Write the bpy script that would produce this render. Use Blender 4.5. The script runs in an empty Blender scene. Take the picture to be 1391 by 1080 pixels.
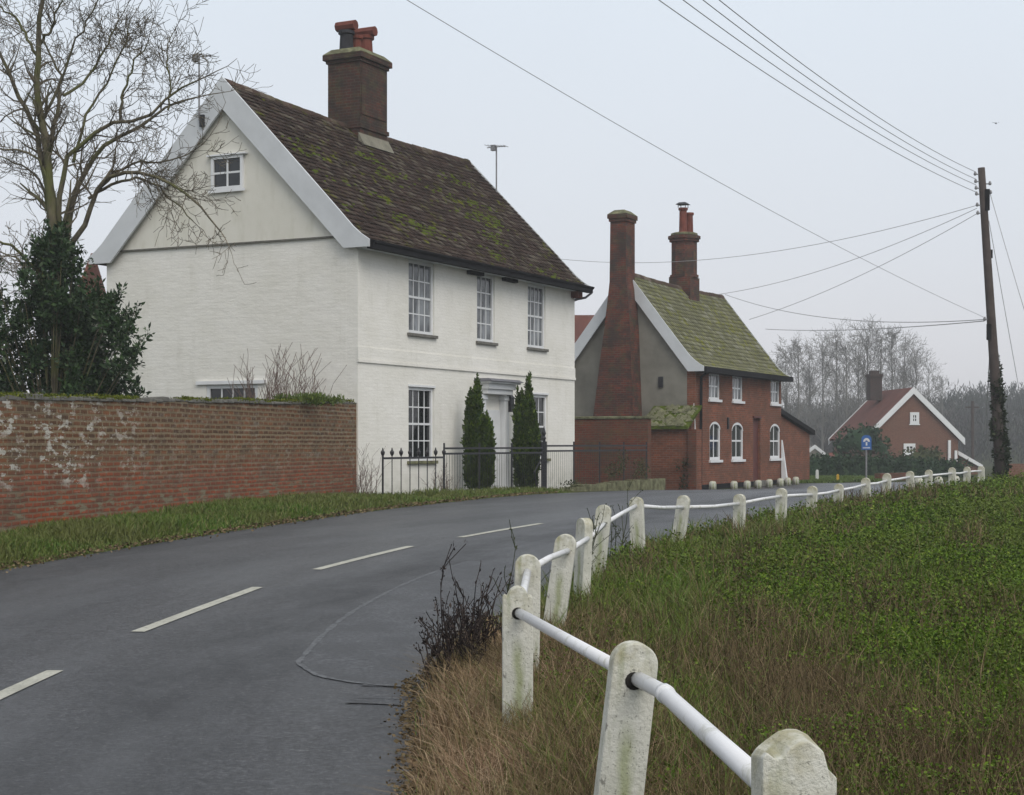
import bpy, math, random
import numpy as np
from mathutils import Vector, Matrix
random.seed(7); rng = np.random.default_rng(7)
R = math.radians
EYE = 1.6; F = 2200.0; CX = 695.5; HY = 603.0

# ------------------------------------------------------------------ camera, world, sun
scene = bpy.context.scene
cam_d = bpy.data.cameras.new('camera'); cam = bpy.data.objects.new('camera', cam_d)
scene.collection.objects.link(cam); scene.camera = cam
cam.location = (0, 0, EYE); cam.rotation_euler = (R(90), 0, 0)
cam_d.sensor_width = 36.0; cam_d.lens = 36.0*F/1391.0
cam_d.shift_y = (HY-540.0)/1391.0
cam_d.clip_start = 0.1; cam_d.clip_end = 3000

world = bpy.data.worlds.new('World'); scene.world = world; world.use_nodes = True
SUN_EL, SUN_AZ = R(45), R(152)
wn = world.node_tree.nodes; wl = world.node_tree.links
bg = wn['Background']
sky = wn.new('ShaderNodeTexSky'); sky.sky_type = 'NISHITA'; sky.sun_disc = False
sky.sun_elevation = SUN_EL; sky.sun_rotation = SUN_AZ; sky.dust_density = 6; sky.air_density = 1.5
tc = wn.new('ShaderNodeTexCoord'); sep = wn.new('ShaderNodeSeparateXYZ'); wl.new(tc.outputs['Generated'], sep.inputs[0])
rmp = wn.new('ShaderNodeValToRGB'); wl.new(sep.outputs['Z'], rmp.inputs[0])
e = rmp.color_ramp.elements
e[0].position = 0.0; e[0].color = (6.2, 6.1, 6.3, 1); e[1].position = 0.9; e[1].color = (6.3, 6.5, 6.8, 1)
k = e.new(0.12); k.color = (6.05, 6.35, 6.85, 1); k = e.new(0.3); k.color = (6.1, 6.7, 7.4, 1)
cn = wn.new('ShaderNodeTexNoise'); cn.inputs['Scale'].default_value = 1.6; cn.inputs['Detail'].default_value = 4
wl.new(tc.outputs['Generated'], cn.inputs['Vector'])
cm = wn.new('ShaderNodeMapRange'); cm.inputs['To Min'].default_value = 0.9; cm.inputs['To Max'].default_value = 1.1
wl.new(cn.outputs['Fac'], cm.inputs['Value'])
cmul = wn.new('ShaderNodeVectorMath'); cmul.operation = 'SCALE'
wl.new(rmp.outputs[0], cmul.inputs[0]); wl.new(cm.outputs[0], cmul.inputs['Scale'])
mx = wn.new('ShaderNodeMix'); mx.data_type = 'RGBA'; mx.inputs[0].default_value = 0.94   # overcast deck over the clear sky
wl.new(sky.outputs[0], mx.inputs[6]); wl.new(cmul.outputs[0], mx.inputs[7]); wl.new(mx.outputs[2], bg.inputs['Color'])
bg.inputs['Strength'].default_value = 0.127

sd = bpy.data.lights.new('sun', 'SUN'); sd.energy = 1.6; sd.angle = R(40); sd.color = (1, .95, .87)
sun = bpy.data.objects.new('sun', sd); scene.collection.objects.link(sun)
sun.rotation_euler = Vector((math.sin(SUN_AZ)*math.cos(SUN_EL), math.cos(SUN_AZ)*math.cos(SUN_EL), math.sin(SUN_EL))).to_track_quat('Z', 'Y').to_euler()
scene.view_settings.view_transform = 'Standard'; scene.view_settings.look = 'None'
scene.view_settings.exposure = 0.0; scene.view_settings.gamma = 1.0
scene.cycles.max_bounces = 6; scene.cycles.diffuse_bounces = 3; scene.cycles.glossy_bounces = 2
scene.cycles.volume_bounces = 0; scene.cycles.transparent_max_bounces = 4
scene.cycles.volume_max_steps = 64

# ------------------------------------------------------------------ material helpers
class M:
    def __init__(s, name, rough=.8, spec=.3):
        s.m = bpy.data.materials.new(name); s.m.use_nodes = True
        s.t = s.m.node_tree; s.b = s.t.nodes['Principled BSDF']
        s.b.inputs['Roughness'].default_value = rough
        s.b.inputs['Specular IOR Level'].default_value = spec
        s.c = s.n('ShaderNodeTexCoord')
    def n(s, t, **k):
        x = s.t.nodes.new(t)
        for a, v in k.items(): setattr(x, a, v)
        return x
    def set(s, sock, v):
        if hasattr(v, 'is_output'): s.t.links.new(v, sock)
        elif v is not None:
            sock.default_value = (tuple(v)+(1,)) if (hasattr(v, '__len__') and len(v) == 3 and sock.type == 'RGBA') else v
    def uv(s): return s.c.outputs['UV']
    def ob(s): return s.c.outputs['Object']
    def pos(s): return s.n('ShaderNodeNewGeometry').outputs['Position']
    def rnd(s): return s.n('ShaderNodeNewGeometry').outputs['Random Per Island']
    def vec(s, v, scale=(1, 1, 1), loc=(0, 0, 0), rot=(0, 0, 0)):
        x = s.n('ShaderNodeMapping'); s.set(x.inputs[0], v)
        x.inputs['Scale'].default_value = scale; x.inputs['Location'].default_value = loc; x.inputs['Rotation'].default_value = rot
        return x.outputs[0]
    def noise(s, v, scale=5, detail=4, rough=.55, dist=0):
        x = s.n('ShaderNodeTexNoise'); s.set(x.inputs['Vector'], v); x.inputs['Scale'].default_value = scale
        x.inputs['Detail'].default_value = detail; x.inputs['Roughness'].default_value = rough; x.inputs['Distortion'].default_value = dist
        return x.outputs['Fac']
    def vor(s, v, scale=5, out='Distance'):
        x = s.n('ShaderNodeTexVoronoi'); s.set(x.inputs['Vector'], v); x.inputs['Scale'].default_value = scale
        return x.outputs[out]
    def ramp(s, f, *st):
        x = s.n('ShaderNodeValToRGB'); s.set(x.inputs[0], f); e = x.color_ramp.elements
        st = [(p, (c, c, c) if not hasattr(c, '__len__') else c) for p, c in st]
        e[0].position, e[0].color = st[0][0], (*st[0][1], 1); e[1].position, e[1].color = st[-1][0], (*st[-1][1], 1)
        for p, c in st[1:-1]: q = e.new(p); q.color = (*c, 1)
        return x.outputs[0]
    def mix(s, f, a, b, mode='MIX'):
        x = s.n('ShaderNodeMix', data_type='RGBA', blend_type=mode); s.set(x.inputs[0], f); s.set(x.inputs[6], a); s.set(x.inputs[7], b)
        return x.outputs[2]
    def math(s, op, a, b=None):
        x = s.n('ShaderNodeMath', operation=op); s.set(x.inputs[0], a)
        if b is not None: s.set(x.inputs[1], b)
        return x.outputs[0]
    def sep(s, v, ax):
        x = s.n('ShaderNodeSeparateXYZ'); s.set(x.inputs[0], v); return x.outputs[ax]
    def brick(s, v, c1, c2, mortar, w=.225, h=.075, ms=.011, scale=1, bias=0):
        x = s.n('ShaderNodeTexBrick'); s.set(x.inputs['Vector'], v)
        s.set(x.inputs['Color1'], c1); s.set(x.inputs['Color2'], c2); s.set(x.inputs['Mortar'], mortar)
        x.inputs['Scale'].default_value = scale; x.inputs['Brick Width'].default_value = w; x.inputs['Row Height'].default_value = h
        x.inputs['Mortar Size'].default_value = ms; x.inputs['Mortar Smooth'].default_value = .3; x.inputs['Bias'].default_value = bias
        return x.outputs['Color'], x.outputs['Fac']
    def bump(s, h, strength=.5, dist=.02, inv=False, prev=None):
        x = s.n('ShaderNodeBump', invert=inv); s.set(x.inputs['Height'], h)
        x.inputs['Strength'].default_value = strength; x.inputs['Distance'].default_value = dist
        if prev: s.set(x.inputs['Normal'], prev)
        return x.outputs[0]
    def out(s, col=None, rough=None, nrm=None):
        if col is not None: s.set(s.b.inputs['Base Color'], col)
        if rough is not None: s.set(s.b.inputs['Roughness'], rough)
        if nrm is not None: s.set(s.b.inputs['Normal'], nrm)
        return s.m

MATS = {}
def simple(name, col, rough=.7, spec=.3, var=.25, scale=6, bump=.15, bd=.01):
    m = M(name, rough, spec); n = m.noise(m.ob(), scale, 5, .6)
    lo = tuple(c*(1-var) for c in col); hi = tuple(min(1, c*(1+var)) for c in col)
    MATS[name] = m.out(m.ramp(n, (.3, lo), (.7, hi)), None, m.bump(m.noise(m.ob(), scale*6, 3), bump, bd))
    return MATS[name]

def brick_mat(name, c1, c2, mortar, weather=(.12, .095, .07), wfac=.5, moss=0, ms=.011, wr=(.4, .68), ws=.9, wob=.02):
    m = M(name, .9, .15); uv = m.uv()
    dv = m.n('ShaderNodeVectorMath', operation='ADD'); nz = m.n('ShaderNodeTexNoise'); m.set(nz.inputs['Vector'], uv); nz.inputs['Scale'].default_value = 3
    sc = m.n('ShaderNodeVectorMath', operation='SCALE'); m.set(sc.inputs[0], nz.outputs['Color']); sc.inputs['Scale'].default_value = wob
    m.set(dv.inputs[0], uv); m.set(dv.inputs[1], sc.outputs[0])
    v = dv.outputs[0]; m.vecw = v
    col, fac = m.brick(v, c1, c2, mortar, ms=ms)
    col = m.mix(m.ramp(m.noise(v, 9, 3, .7), (.35, 0.), (.7, .55)), col, tuple(c*.45 for c in c1))
    col = m.mix(m.ramp(m.noise(uv, ws, 5, .65), (wr[0], 0.), (wr[1], wfac)), col, weather)
    if moss: col = m.mix(m.ramp(m.noise(uv, 2.3, 6, .7), (.5, 0.), (.75, moss)), col, (.10, .11, .045))
    nb = m.bump(m.noise(uv, 60, 3), .3, .005, prev=m.bump(fac, .7, .012, inv=True))
    MATS[name] = m.out(col, None, nb); return m

simple('white_paint', (.72, .73, .74), .45, .4, .06, 2, .05, .003)
simple('board_paint', (.58, .60, .62), .5, .3, .08, 1.5, .08, .004)
simple('black_iron', (.018, .018, .022), .5, .4, .3, 10, .2, .004)
simple('black_gutter', (.012, .012, .014), .8, .1, .3, 4, .1, .003)
simple('grey_lead', (.13, .13, .15), .55, .4, .2, 5, .15, .004)
simple('stone_sill', (.15, .145, .13), .85, .2, .3, 8, .3, .006)
simple('terracotta', (.15, .045, .032), .8, .2, .3, 4, .3, .01)
simple('dark_pot', (.03, .03, .035), .8, .2, .3, 4, .3, .01)
simple('pole_wood', (.075, .06, .055), .85, .2, .3, 3, .5, .01)
simple('metal', (.22, .22, .23), .4, .5, .2, 4, .1, .003)
simple('wire', (.36, .36, .37), .7, .2, .1, 1, 0)
simple('yellow_paint', (.55, .33, .03), .6, .3, .15, 6, .1)
simple('blue_sign', (.02, .10, .32), .5, .4, .1, 6, .05)
simple('sign_white', (.6, .6, .58), .5, .3, .1, 6, .05)
simple('maroon_door', (.10, .03, .025), .6, .3, .2, 5, .1)
simple('stack_stone', (.20, .19, .15), .9, .2, .3, 5, .4, .02)
simple('curtain', (.42, .43, .44), .9, .1, .12, 3, .3, .02)
simple('interior', (.03, .03, .033), .9, .1, .3, 3)
simple('grey_render', (.21, .20, .172), .9, .15, .28, .9, .35, .008)
simple('mossy_stone', (.17, .17, .10), .95, .1, .55, 5, .9, .05)
simple('moss', (.075, .10, .012), 1, .05, .5, 6, .8, .03)
simple('bare_earth', (.06, .045, .03), 1, .1, .3, 4, .8, .03)
simple('tile_rust', (.13, .05, .035), .85, .2, .3, 3, .5, .02)
simple('bird_black', (.02, .02, .022), .8, .2, .1, 3, 0)

# glass
m = M('glass_dark', .06, .6); MATS['glass_dark'] = m.out((.012, .014, .016), None, m.bump(m.noise(m.ob(), 2, 1), .06, .05))
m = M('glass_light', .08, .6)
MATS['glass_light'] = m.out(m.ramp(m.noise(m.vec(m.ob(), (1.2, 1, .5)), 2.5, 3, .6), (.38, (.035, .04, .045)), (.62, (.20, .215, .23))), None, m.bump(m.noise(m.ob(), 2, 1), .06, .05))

# painted brick
m = M('painted_brick', .75, .25); col, fac = m.brick(m.uv(), (.83, .81, .76), (.81, .79, .74), (.79, .77, .72), ms=.010)
n1 = m.noise(m.uv(), .7, 6, .7); col = m.mix(m.ramp(n1, (.38, 0.), (.72, .6)), col, (.66, .64, .56))
st_ = m.noise(m.vec(m.uv(), (2.2, .5, 1)), 1.3, 5, .7); col = m.mix(m.ramp(st_, (.54, 0.), (.76, .3)), col, (.5, .48, .40))
n2 = m.noise(m.vec(m.uv(), (.7, 5, 1)), 3.2, 4, .7); col = m.mix(m.ramp(n2, (.6, 0.), (.8, .2)), col, (.42, .41, .35))
z = m.sep(m.uv(), 1); low = m.math('MULTIPLY', m.ramp(z, (.2, 1.), (1.5, 0.)), m.ramp(m.noise(m.uv(), 4, 4), (.4, 0.), (.65, .5)))
col = m.mix(low, col, (.25, .26, .17))
bv = m.bump(fac, .14, .010, inv=True)
bv = m.bump(m.noise(m.vec(m.uv(), (1, 2.2, 1)), 2.6, 6, .7), .4, .04, prev=bv)
MATS['painted_brick'] = m.out(col, None, bv)
# cream render
m = M('cream_render', .85, .2); col = m.ramp(m.noise(m.uv(), .8, 5, .6), (.3, (.66, .64, .565)), (.7, (.74, .72, .65)))
col = m.mix(m.ramp(m.noise(m.vec(m.uv(), (1.5, .5, 1)), 2.5, 4), (.5, 0.), (.75, .45)), col, (.50, .48, .38))
MATS['cream_render'] = m.out(col, None, m.bump(m.noise(m.uv(), 30, 4), .25, .01))

brick_mat('red_brick', (.31, .095, .05), (.17, .056, .036), (.22, .17, .13), weather=(.10, .06, .042), wfac=.6, wr=(.38, .62), ws=1.3)
brick_mat('red_brick_far', (.21, .085, .058), (.17, .065, .045), (.24, .18, .13), wfac=.3)
brick_mat('stack_brick', (.25, .055, .032), (.10, .038, .03), (.13, .105, .085), weather=(.04, .036, .033), wfac=.85, moss=.5, wr=(.33, .6), ws=1.6)
brick_mat('old_stack', (.16, .05, .034), (.07, .036, .03), (.12, .10, .08), weather=(.035, .032, .028), wfac=.85, moss=.6, wr=(.3, .6), ws=2)
brick_mat('stack_brick_far', (.07, .04, .035), (.05, .035, .03), (.1, .08, .07), weather=(.05, .05, .05), wfac=.5)
brick_mat('yard_brick', (.22, .06, .034), (.13, .045, .03), (.12, .10, .08), weather=(.075, .06, .045), wfac=.7, moss=.6)

# old garden wall: red low down, brown and limey above
m = brick_mat('garden_brick', (.38, .085, .034), (.18, .05, .027), (.20, .15, .10), wfac=.5, ms=.018, wob=.04)
old = m.b.inputs['Base Color'].links[0].from_socket
zz = m.sep(m.uv(), 1)
h = m.math('ADD', zz, m.math('MULTIPLY', m.noise(m.uv(), 1.3, 4), .7))
b2, f2 = m.brick(m.n('ShaderNodeVectorMath').outputs[0] if 0 else m.vecw, (.20, .085, .04), (.09, .05, .03), (.21, .16, .10), ms=.02, h=.085)
col = m.mix(m.ramp(h, (1.35/3, 0.), (1.85/3, 1.)) if False else m.math('MULTIPLY', m.math('SUBTRACT', h, 1.35), 2.2), old, b2)
m.t.nodes[-1]
col = m.mix(m.ramp(m.noise(m.uv(), 2.2, 6, .7), (.45, 0.), (.7, .55)), col, (.085, .07, .05))
x = m.sep(m.ob(), 0)
patch = m.ramp(m.noise(m.vec(m.uv(), (.42, 1, 1)), 9, 5, .7), (.53, 0.), (.56, 1.))
big = m.math('MULTIPLY', m.ramp(m.noise(m.uv(), 1.3, 5, .75), (.42, 0.), (.54, 1.)), m.ramp(m.math('DIVIDE', m.sep(m.uv(), 0), 30.), (.53, 1.), (.60, .18)))
zone = m.ramp(m.math('DIVIDE', h, 3.0), (.42, 0.), (.52, 1.), (.98, 1.), (1., 1.))
patch = m.math('MULTIPLY', m.math('MULTIPLY', patch, big), zone)
col = m.mix(m.math('MULTIPLY', patch, .85), col, (.50, .49, .44))
lowp = m.math('MULTIPLY', m.ramp(m.noise(m.vec(m.uv(), (.45, 1.3, 1)), 6, 4, .6), (.54, 0.), (.6, .8)), m.ramp(m.math('DIVIDE', zz, 3.), (.26, 1.), (.36, 0.)))
col = m.mix(lowp, col, (.20, .19, .13))
# the clamp above must stay 0..1
MATS['garden_brick'] = m.out(col)
for nd in m.t.nodes:
    if nd.bl_idname == 'ShaderNodeMath' and nd.operation == 'MULTIPLY' and abs(nd.inputs[1].default_value-2.2) < 1e-6: nd.use_clamp = True

# roof tiles
def tile_mat(name, dark, light, moss, mossfac, lichen=(.25, .23, .18), ms=.9, big=.8, cover=(.50, .60), bigr=(.42, .62)):
    m = M(name, .9, .15); r = m.rnd(); p = m.ob()
    col = m.ramp(r, (0., dark), (.75, light), (.97, lichen), (1., lichen))
    col = m.mix(m.ramp(m.noise(p, 1.2, 5, .7), (.4, 0.), (.7, .5)), col, tuple(c*.6 for c in dark))
    mm = m.math('MULTIPLY', m.ramp(m.noise(p, 3.5*ms, 5, .7), (cover[0], 0.), (cover[1], 1.)), m.ramp(m.noise(p, big, 3, .5), (bigr[0], 0.05), (bigr[1], 1.)))
    col = m.mix(m.math('MULTIPLY', mm, mossfac), col, m.ramp(m.noise(p, 6, 3), (.35, tuple(c*.45 for c in moss)), (.65, moss)))
    col = m.mix(m.ramp(m.noise(p, 26, 2, .5), (.66, 0.), (.70, .6)), col, lichen)
    MATS[name] = m.out(col, None, m.bump(m.noise(p, 30, 4, .7), .6, .02))
tile_mat('tile_old', (.033, .021, .016), (.068, .043, .034), (.18, .20, .008), .95, (.13, .11, .085), cover=(.56, .64), bigr=(.46, .6))
tile_mat('tile_green', (.13, .13, .075), (.21, .21, .125), (.25, .26, .02), .85, (.27, .27, .21), 1, .5)
tile_mat('ridge_old', (.05, .032, .026), (.095, .058, .045), (.09, .10, .02), .6, (.17, .14, .11))
tile_mat('tile_red', (.105, .042, .034), (.15, .06, .046), (.09, .05, .03), .3, (.15, .08, .06))

# asphalt
m = M('asphalt', .65, .4); p = m.pos()
base = m.ramp(m.noise(p, 28, 5, .85), (.36, (.020, .021, .025)), (.50, (.060, .063, .072)), (.62, (.15, .155, .165)))
base = m.mix(m.ramp(m.noise(p, 9, 5, .8), (.44, 0.), (.58, .5)), base, (.028, .029, .032))
uv = m.uv(); st = m.noise(m.vec(uv, (1.1, .16, 1)), 1.0, 5, .65)
base = m.mix(m.ramp(st, (.44, 0.), (.66, .6)), base, (.12, .127, .138))
uu = m.math('ADD', m.sep(uv, 0), m.math('MULTIPLY', m.math('SUBTRACT', m.noise(uv, .5, 3), .5), .9))
band = m.n('ShaderNodeValToRGB'); m.set(band.inputs[0], m.math('DIVIDE', uu, 6.)); er = band.color_ramp.elements
er[0].position = 0; er[0].color = (.9,)*3+(1,); er[1].position = 1; er[1].color = (.75,)*3+(1,)
for q_, w_ in ((.10, .5), (.24, .1), (.36, .4), (.48, 0.), (.58, .15), (.70, .9), (.80, .7), (.90, .1)): e_ = er.new(q_); e_.color = (w_, w_, w_, 1)
damp = m.math('MULTIPLY', band.outputs[0], m.ramp(m.noise(m.vec(uv, (1.3, .5, 1)), .8, 5, .7), (.34, .2), (.62, 1.)))
base = m.mix(m.math('MULTIPLY', damp, .85), base, (.026, .027, .030))
base = m.mix(m.ramp(m.noise(p, 40, 2, .6), (.65, 0.), (.69, .6)), base, (.21, .21, .205))
MATS['asphalt'] = m.out(base, m.ramp(damp, (0., .40), (1., .6)), m.bump(m.noise(p, 70, 4, .85), .8, .02, prev=m.bump(m.noise(p, 5, 4, .8), .35, .04)))
m = M('asphalt_seam', .6, .4); p = m.pos()
MATS['asphalt_seam'] = m.out(m.ramp(m.noise(p, 25, 4, .7), (.42, (.045, .048, .053)), (.58, (.13, .135, .143))), None, m.bump(m.noise(p, 120, 3), .5, .01))
m = M('asphalt_worn', .5, .4); p = m.pos()
c = m.ramp(m.noise(p, 28, 5, .85), (.36, (.026, .027, .031)), (.50, (.070, .074, .083)), (.62, (.155, .16, .17)))
c = m.mix(m.ramp(m.noise(p, 1.6, 5, .7), (.42, 0.), (.58, .7)), c, (.045, .047, .052))
MATS['asphalt_worn'] = m.out(c, None, m.bump(m.noise(p, 70, 4, .85), .8, .02))
m = M('asphalt_dark', .45, .5); p = m.pos()
MATS['asphalt_dark'] = m.out(m.ramp(m.noise(p, 60, 4, .7), (.35, (.02, .021, .024)), (.7, (.05, .052, .056))), None, m.bump(m.noise(p, 100, 3), .7, .012))
m = M('road_paint', .7, .3); p = m.pos()
MATS['road_paint'] = m.out(m.mix(m.ramp(m.noise(p, 35, 4, .8), (.53, 0.), (.68, .75)), m.ramp(m.noise(p, 5, 4), (.3, (.36, .355, .30)), (.7, (.48, .475, .41))), (.09, .09, .09)), None, m.bump(m.noise(p, 120, 3), .4, .008))
# soil and meadow floor
m = M('soil', 1, .05); p = m.pos()
c = m.ramp(m.noise(p, 1.1, 6, .65), (.3, (.03, .04, .012)), (.5, (.04, .055, .016)), (.7, (.07, .055, .03)))
c = m.mix(m.ramp(m.noise(p, 30, 4), (.4, 0.), (.7, .6)), c, (.02, .02, .01))
MATS['soil'] = m.out(c, None, m.bump(m.noise(p, 8, 6, .7), .9, .1))

def leaf_mat(name, stops, rough=.6, spec=.25, patch=None, pscale=.5, trans=0):
    m = M(name, rough, spec); c = m.ramp(m.rnd(), *[(p, q) for p, q in stops])
    if patch: c = m.mix(m.ramp(m.noise(m.pos(), pscale, 4, .6), (.42, 0.), (.6, .85)), c, patch)
    m.out(c)
    MATS[name] = m.m
leaf_mat('grass_green', [(0., (.045, .09, .006)), (.5, (.09, .16, .012)), (.85, (.14, .20, .025)), (1., (.22, .20, .08))], patch=(.11, .13, .022), pscale=1.1)
leaf_mat('grass_verge', [(0., (.045, .10, .008)), (.5, (.085, .16, .014)), (.88, (.15, .17, .045)), (1., (.26, .22, .11))], patch=(.12, .13, .035), pscale=.6)
leaf_mat('dry_grass', [(0., (.13, .075, .04)), (.5, (.27, .17, .10)), (1., (.44, .33, .21))], patch=(.16, .13, .05), pscale=2)
leaf_mat('field_leaf', [(0., (.032, .062, .005)), (.6, (.08, .145, .010)), (.92, (.125, .20, .016)), (1., (.19, .21, .04))], .65, .12, patch=(.09, .12, .02), pscale=.7)
leaf_mat('dead_stem', [(0., (.055, .042, .022)), (.5, (.115, .084, .045)), (1., (.23, .175, .10))], .9, .1)
leaf_mat('dark_stem', [(0., (.018, .014, .014)), (.6, (.04, .03, .028)), (1., (.08, .06, .05))], .9, .1)
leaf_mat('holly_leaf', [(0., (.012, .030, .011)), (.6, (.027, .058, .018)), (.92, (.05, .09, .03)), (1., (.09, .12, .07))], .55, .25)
leaf_mat('ivy_leaf', [(0., (.008, .016, .006)), (.6, (.018, .033, .011)), (1., (.05, .065, .03))], .6, .2)
leaf_mat('cypress_leaf', [(0., (.018, .04, .005)), (.55, (.045, .09, .009)), (1., (.12, .17, .018))], .8, .15, patch=(.045, .07, .012), pscale=2.2)
leaf_mat('hedge_leaf', [(0., (.012, .03, .014)), (.6, (.022, .05, .022)), (1., (.045, .08, .035))], .8, .15)
leaf_mat('bush_leaf', [(0., (.03, .04, .018)), (.6, (.055, .065, .028)), (1., (.10, .10, .045))], .8, .15)
leaf_mat('red_bush_leaf', [(0., (.04, .028, .022)), (.6, (.075, .045, .035)), (1., (.12, .07, .05))], .8, .15)
leaf_mat('far_wood', [(0., (.03, .03, .032)), (.5, (.055, .05, .05)), (1., (.09, .08, .075))], 1, 0, patch=(.03, .04, .03), pscale=.05)
m = M('bark', .9, .1); p = m.ob()
MATS['bark'] = m.out(m.mix(m.ramp(m.noise(p, 1.3, 4), (.45, 0.), (.6, .8)), m.ramp(m.noise(m.vec(p, (1, 1, .25)), 14, 4), (.3, (.065, .055, .042)), (.7, (.17, .15, .10))), (.12, .13, .045)), None, m.bump(m.noise(m.vec(p, (1, 1, .2)), 25, 4), .8, .02))
simple('twig', (.13, .11, .08), .9, .1, .3, 2, 0)
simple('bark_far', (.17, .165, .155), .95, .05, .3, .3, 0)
# concrete post paint
m = M('post_paint', .75, .25); p = m.ob()
c = m.ramp(m.noise(p, 4, 5, .6), (.3, (.48, .48, .41)), (.6, (.70, .69, .62)))
c = m.mix(m.ramp(m.noise(m.vec(p, (5, 5, .8)), 3, 4, .65), (.5, 0.), (.72, .75)), c, (.26, .29, .15))
c = m.mix(m.ramp(m.noise(m.vec(p, (1, 1, .45)), 22, 5, .75), (.60, 0.), (.66, .75)), c, (.13, .125, .11))
zt = m.sep(m.c.outputs['Generated'], 2)
c = m.mix(m.math('MULTIPLY', m.ramp(zt, (.86, 0.), (.97, .8)), m.ramp(m.noise(p, 12, 4), (.38, 0.), (.6, 1.))), c, (.33, .30, .17))
c = m.mix(m.math('MULTIPLY', m.ramp(zt, (.3, .8), (.55, 0.)), m.ramp(m.noise(p, 18, 4), (.4, 0.), (.6, 1.))), c, (.20, .22, .12))
sx = m.math('ABSOLUTE', m.math('ADD', m.sep(p, 0), m.math('MULTIPLY', m.math('SUBTRACT', m.noise(p, 4, 3), .5), .08)))
c = m.mix(m.math('MULTIPLY', m.math('MULTIPLY', m.ramp(sx, (.008, 1.), (.035, 0.)), m.ramp(zt, (.70, 1.), (.80, 0.))), .6), c, (.24, .28, .09))
c = m.mix(m.ramp(m.noise(p, 60, 3, .7), (.62, 0.), (.68, .7)), c, (.16, .16, .13))
MATS['post_paint'] = m.out(c, None, m.bump(m.noise(p, 22, 6, .75), .8, .014))
m = M('rail_paint', .35, .4); p = m.ob()
MATS['rail_paint'] = m.out(m.mix(m.ramp(m.noise(p, 9, 5, .7), (.54, 0.), (.66, .6)), (.74, .74, .75), (.42, .42, .34)), None, m.bump(m.noise(p, 14, 3), .3, .006))
simple('hole_dark', (.03, .028, .025), .9, .1)

# ------------------------------------------------------------------ mesh helpers
class MB:
    def __init__(s): s.v = []; s.f = []
    def add(s, vs, fs):
        o = len(s.v); s.v += [tuple(v) for v in vs]; s.f += [tuple(i+o for i in f) for f in fs]; return s
    def box(s, x0, x1, y0, y1, z0, z1):
        return s.add([(x0,y0,z0),(x1,y0,z0),(x1,y1,z0),(x0,y1,z0),(x0,y0,z1),(x1,y0,z1),(x1,y1,z1),(x0,y1,z1)],
                     [(0,3,2,1),(4,5,6,7),(0,1,5,4),(1,2,6,5),(2,3,7,6),(3,0,4,7)])
    def taper(s, a, b, z0, z1):   # a,b = (x0,x1,y0,y1) at bottom / top
        vs = [(a[0],a[2],z0),(a[1],a[2],z0),(a[1],a[3],z0),(a[0],a[3],z0),(b[0],b[2],z1),(b[1],b[2],z1),(b[1],b[3],z1),(b[0],b[3],z1)]
        return s.add(vs, [(0,3,2,1),(4,5,6,7),(0,1,5,4),(1,2,6,5),(2,3,7,6),(3,0,4,7)])
    def prism(s, poly, a0, a1, axis='y'):
        """poly 2D points; axis y: (x,z) extruded along y; axis x: (y,z) along x"""
        n = len(poly)
        if axis == 'y': vs = [(p[0], a0, p[1]) for p in poly]+[(p[0], a1, p[1]) for p in poly]
        elif axis == 'x': vs = [(a0, p[0], p[1]) for p in poly]+[(a1, p[0], p[1]) for p in poly]
        else: vs = [(p[0], p[1], a0) for p in poly]+[(p[0], p[1], a1) for p in poly]
        return s.add(vs, [tuple(range(n)), tuple(range(2*n-1, n-1, -1))]+[(i, n+i, n+(i+1) % n, (i+1) % n) for i in range(n)])
    def tube(s, pts, rad, k=8, cap=True):
        pts = [Vector(p) for p in pts]; n = len(pts)
        if not hasattr(rad, '__len__'): rad = [rad]*n
        vs = []; fs = []; ref = None
        for i, p in enumerate(pts):
            d = (pts[min(i+1, n-1)]-pts[max(i-1, 0)])
            if d.length < 1e-9: d = Vector((0, 0, 1))
            d.normalize()
            if ref is None: ref = d.orthogonal().normalized()
            a = (ref-d*ref.dot(d))
            a = a.normalized() if a.length > 1e-6 else d.orthogonal().normalized()
            ref = a; b = d.cross(a)
            for j in range(k):
                t = 2*math.pi*j/k; vs.append(p+(a*math.cos(t)+b*math.sin(t))*rad[i])
        for i in range(n-1):
            for j in range(k): fs.append((i*k+j, i*k+(j+1) % k, (i+1)*k+(j+1) % k, (i+1)*k+j))
        if cap: fs.append(tuple(range(k-1, -1, -1))); fs.append(tuple(range((n-1)*k, n*k)))
        return s.add(vs, fs)
    def lathe(s, prof, cx=0, cy=0, k=12):
        return s.tube_prof([(cx, cy, z) for r, z in prof], [r for r, z in prof], k)
    def tube_prof(s, pts, rad, k):
        vs = []; fs = []
        for p, r in zip(pts, rad):
            for j in range(k):
                t = 2*math.pi*j/k; vs.append((p[0]+r*math.cos(t), p[1]+r*math.sin(t), p[2]))
        n = len(pts)
        for i in range(n-1):
            for j in range(k): fs.append((i*k+j, i*k+(j+1) % k, (i+1)*k+(j+1) % k, (i+1)*k+j))
        fs.append(tuple(range(k-1, -1, -1))); fs.append(tuple(range((n-1)*k, n*k)))
        return s.add(vs, fs)
    def build(s, name, mat, parent=None, smooth=False, bevel=0, loc=None, rotz=0):
        me = bpy.data.meshes.new(name); me.from_pydata(s.v, [], s.f); me.update()
        return finish(me, name, mat, parent, smooth, bevel, loc, rotz)

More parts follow.
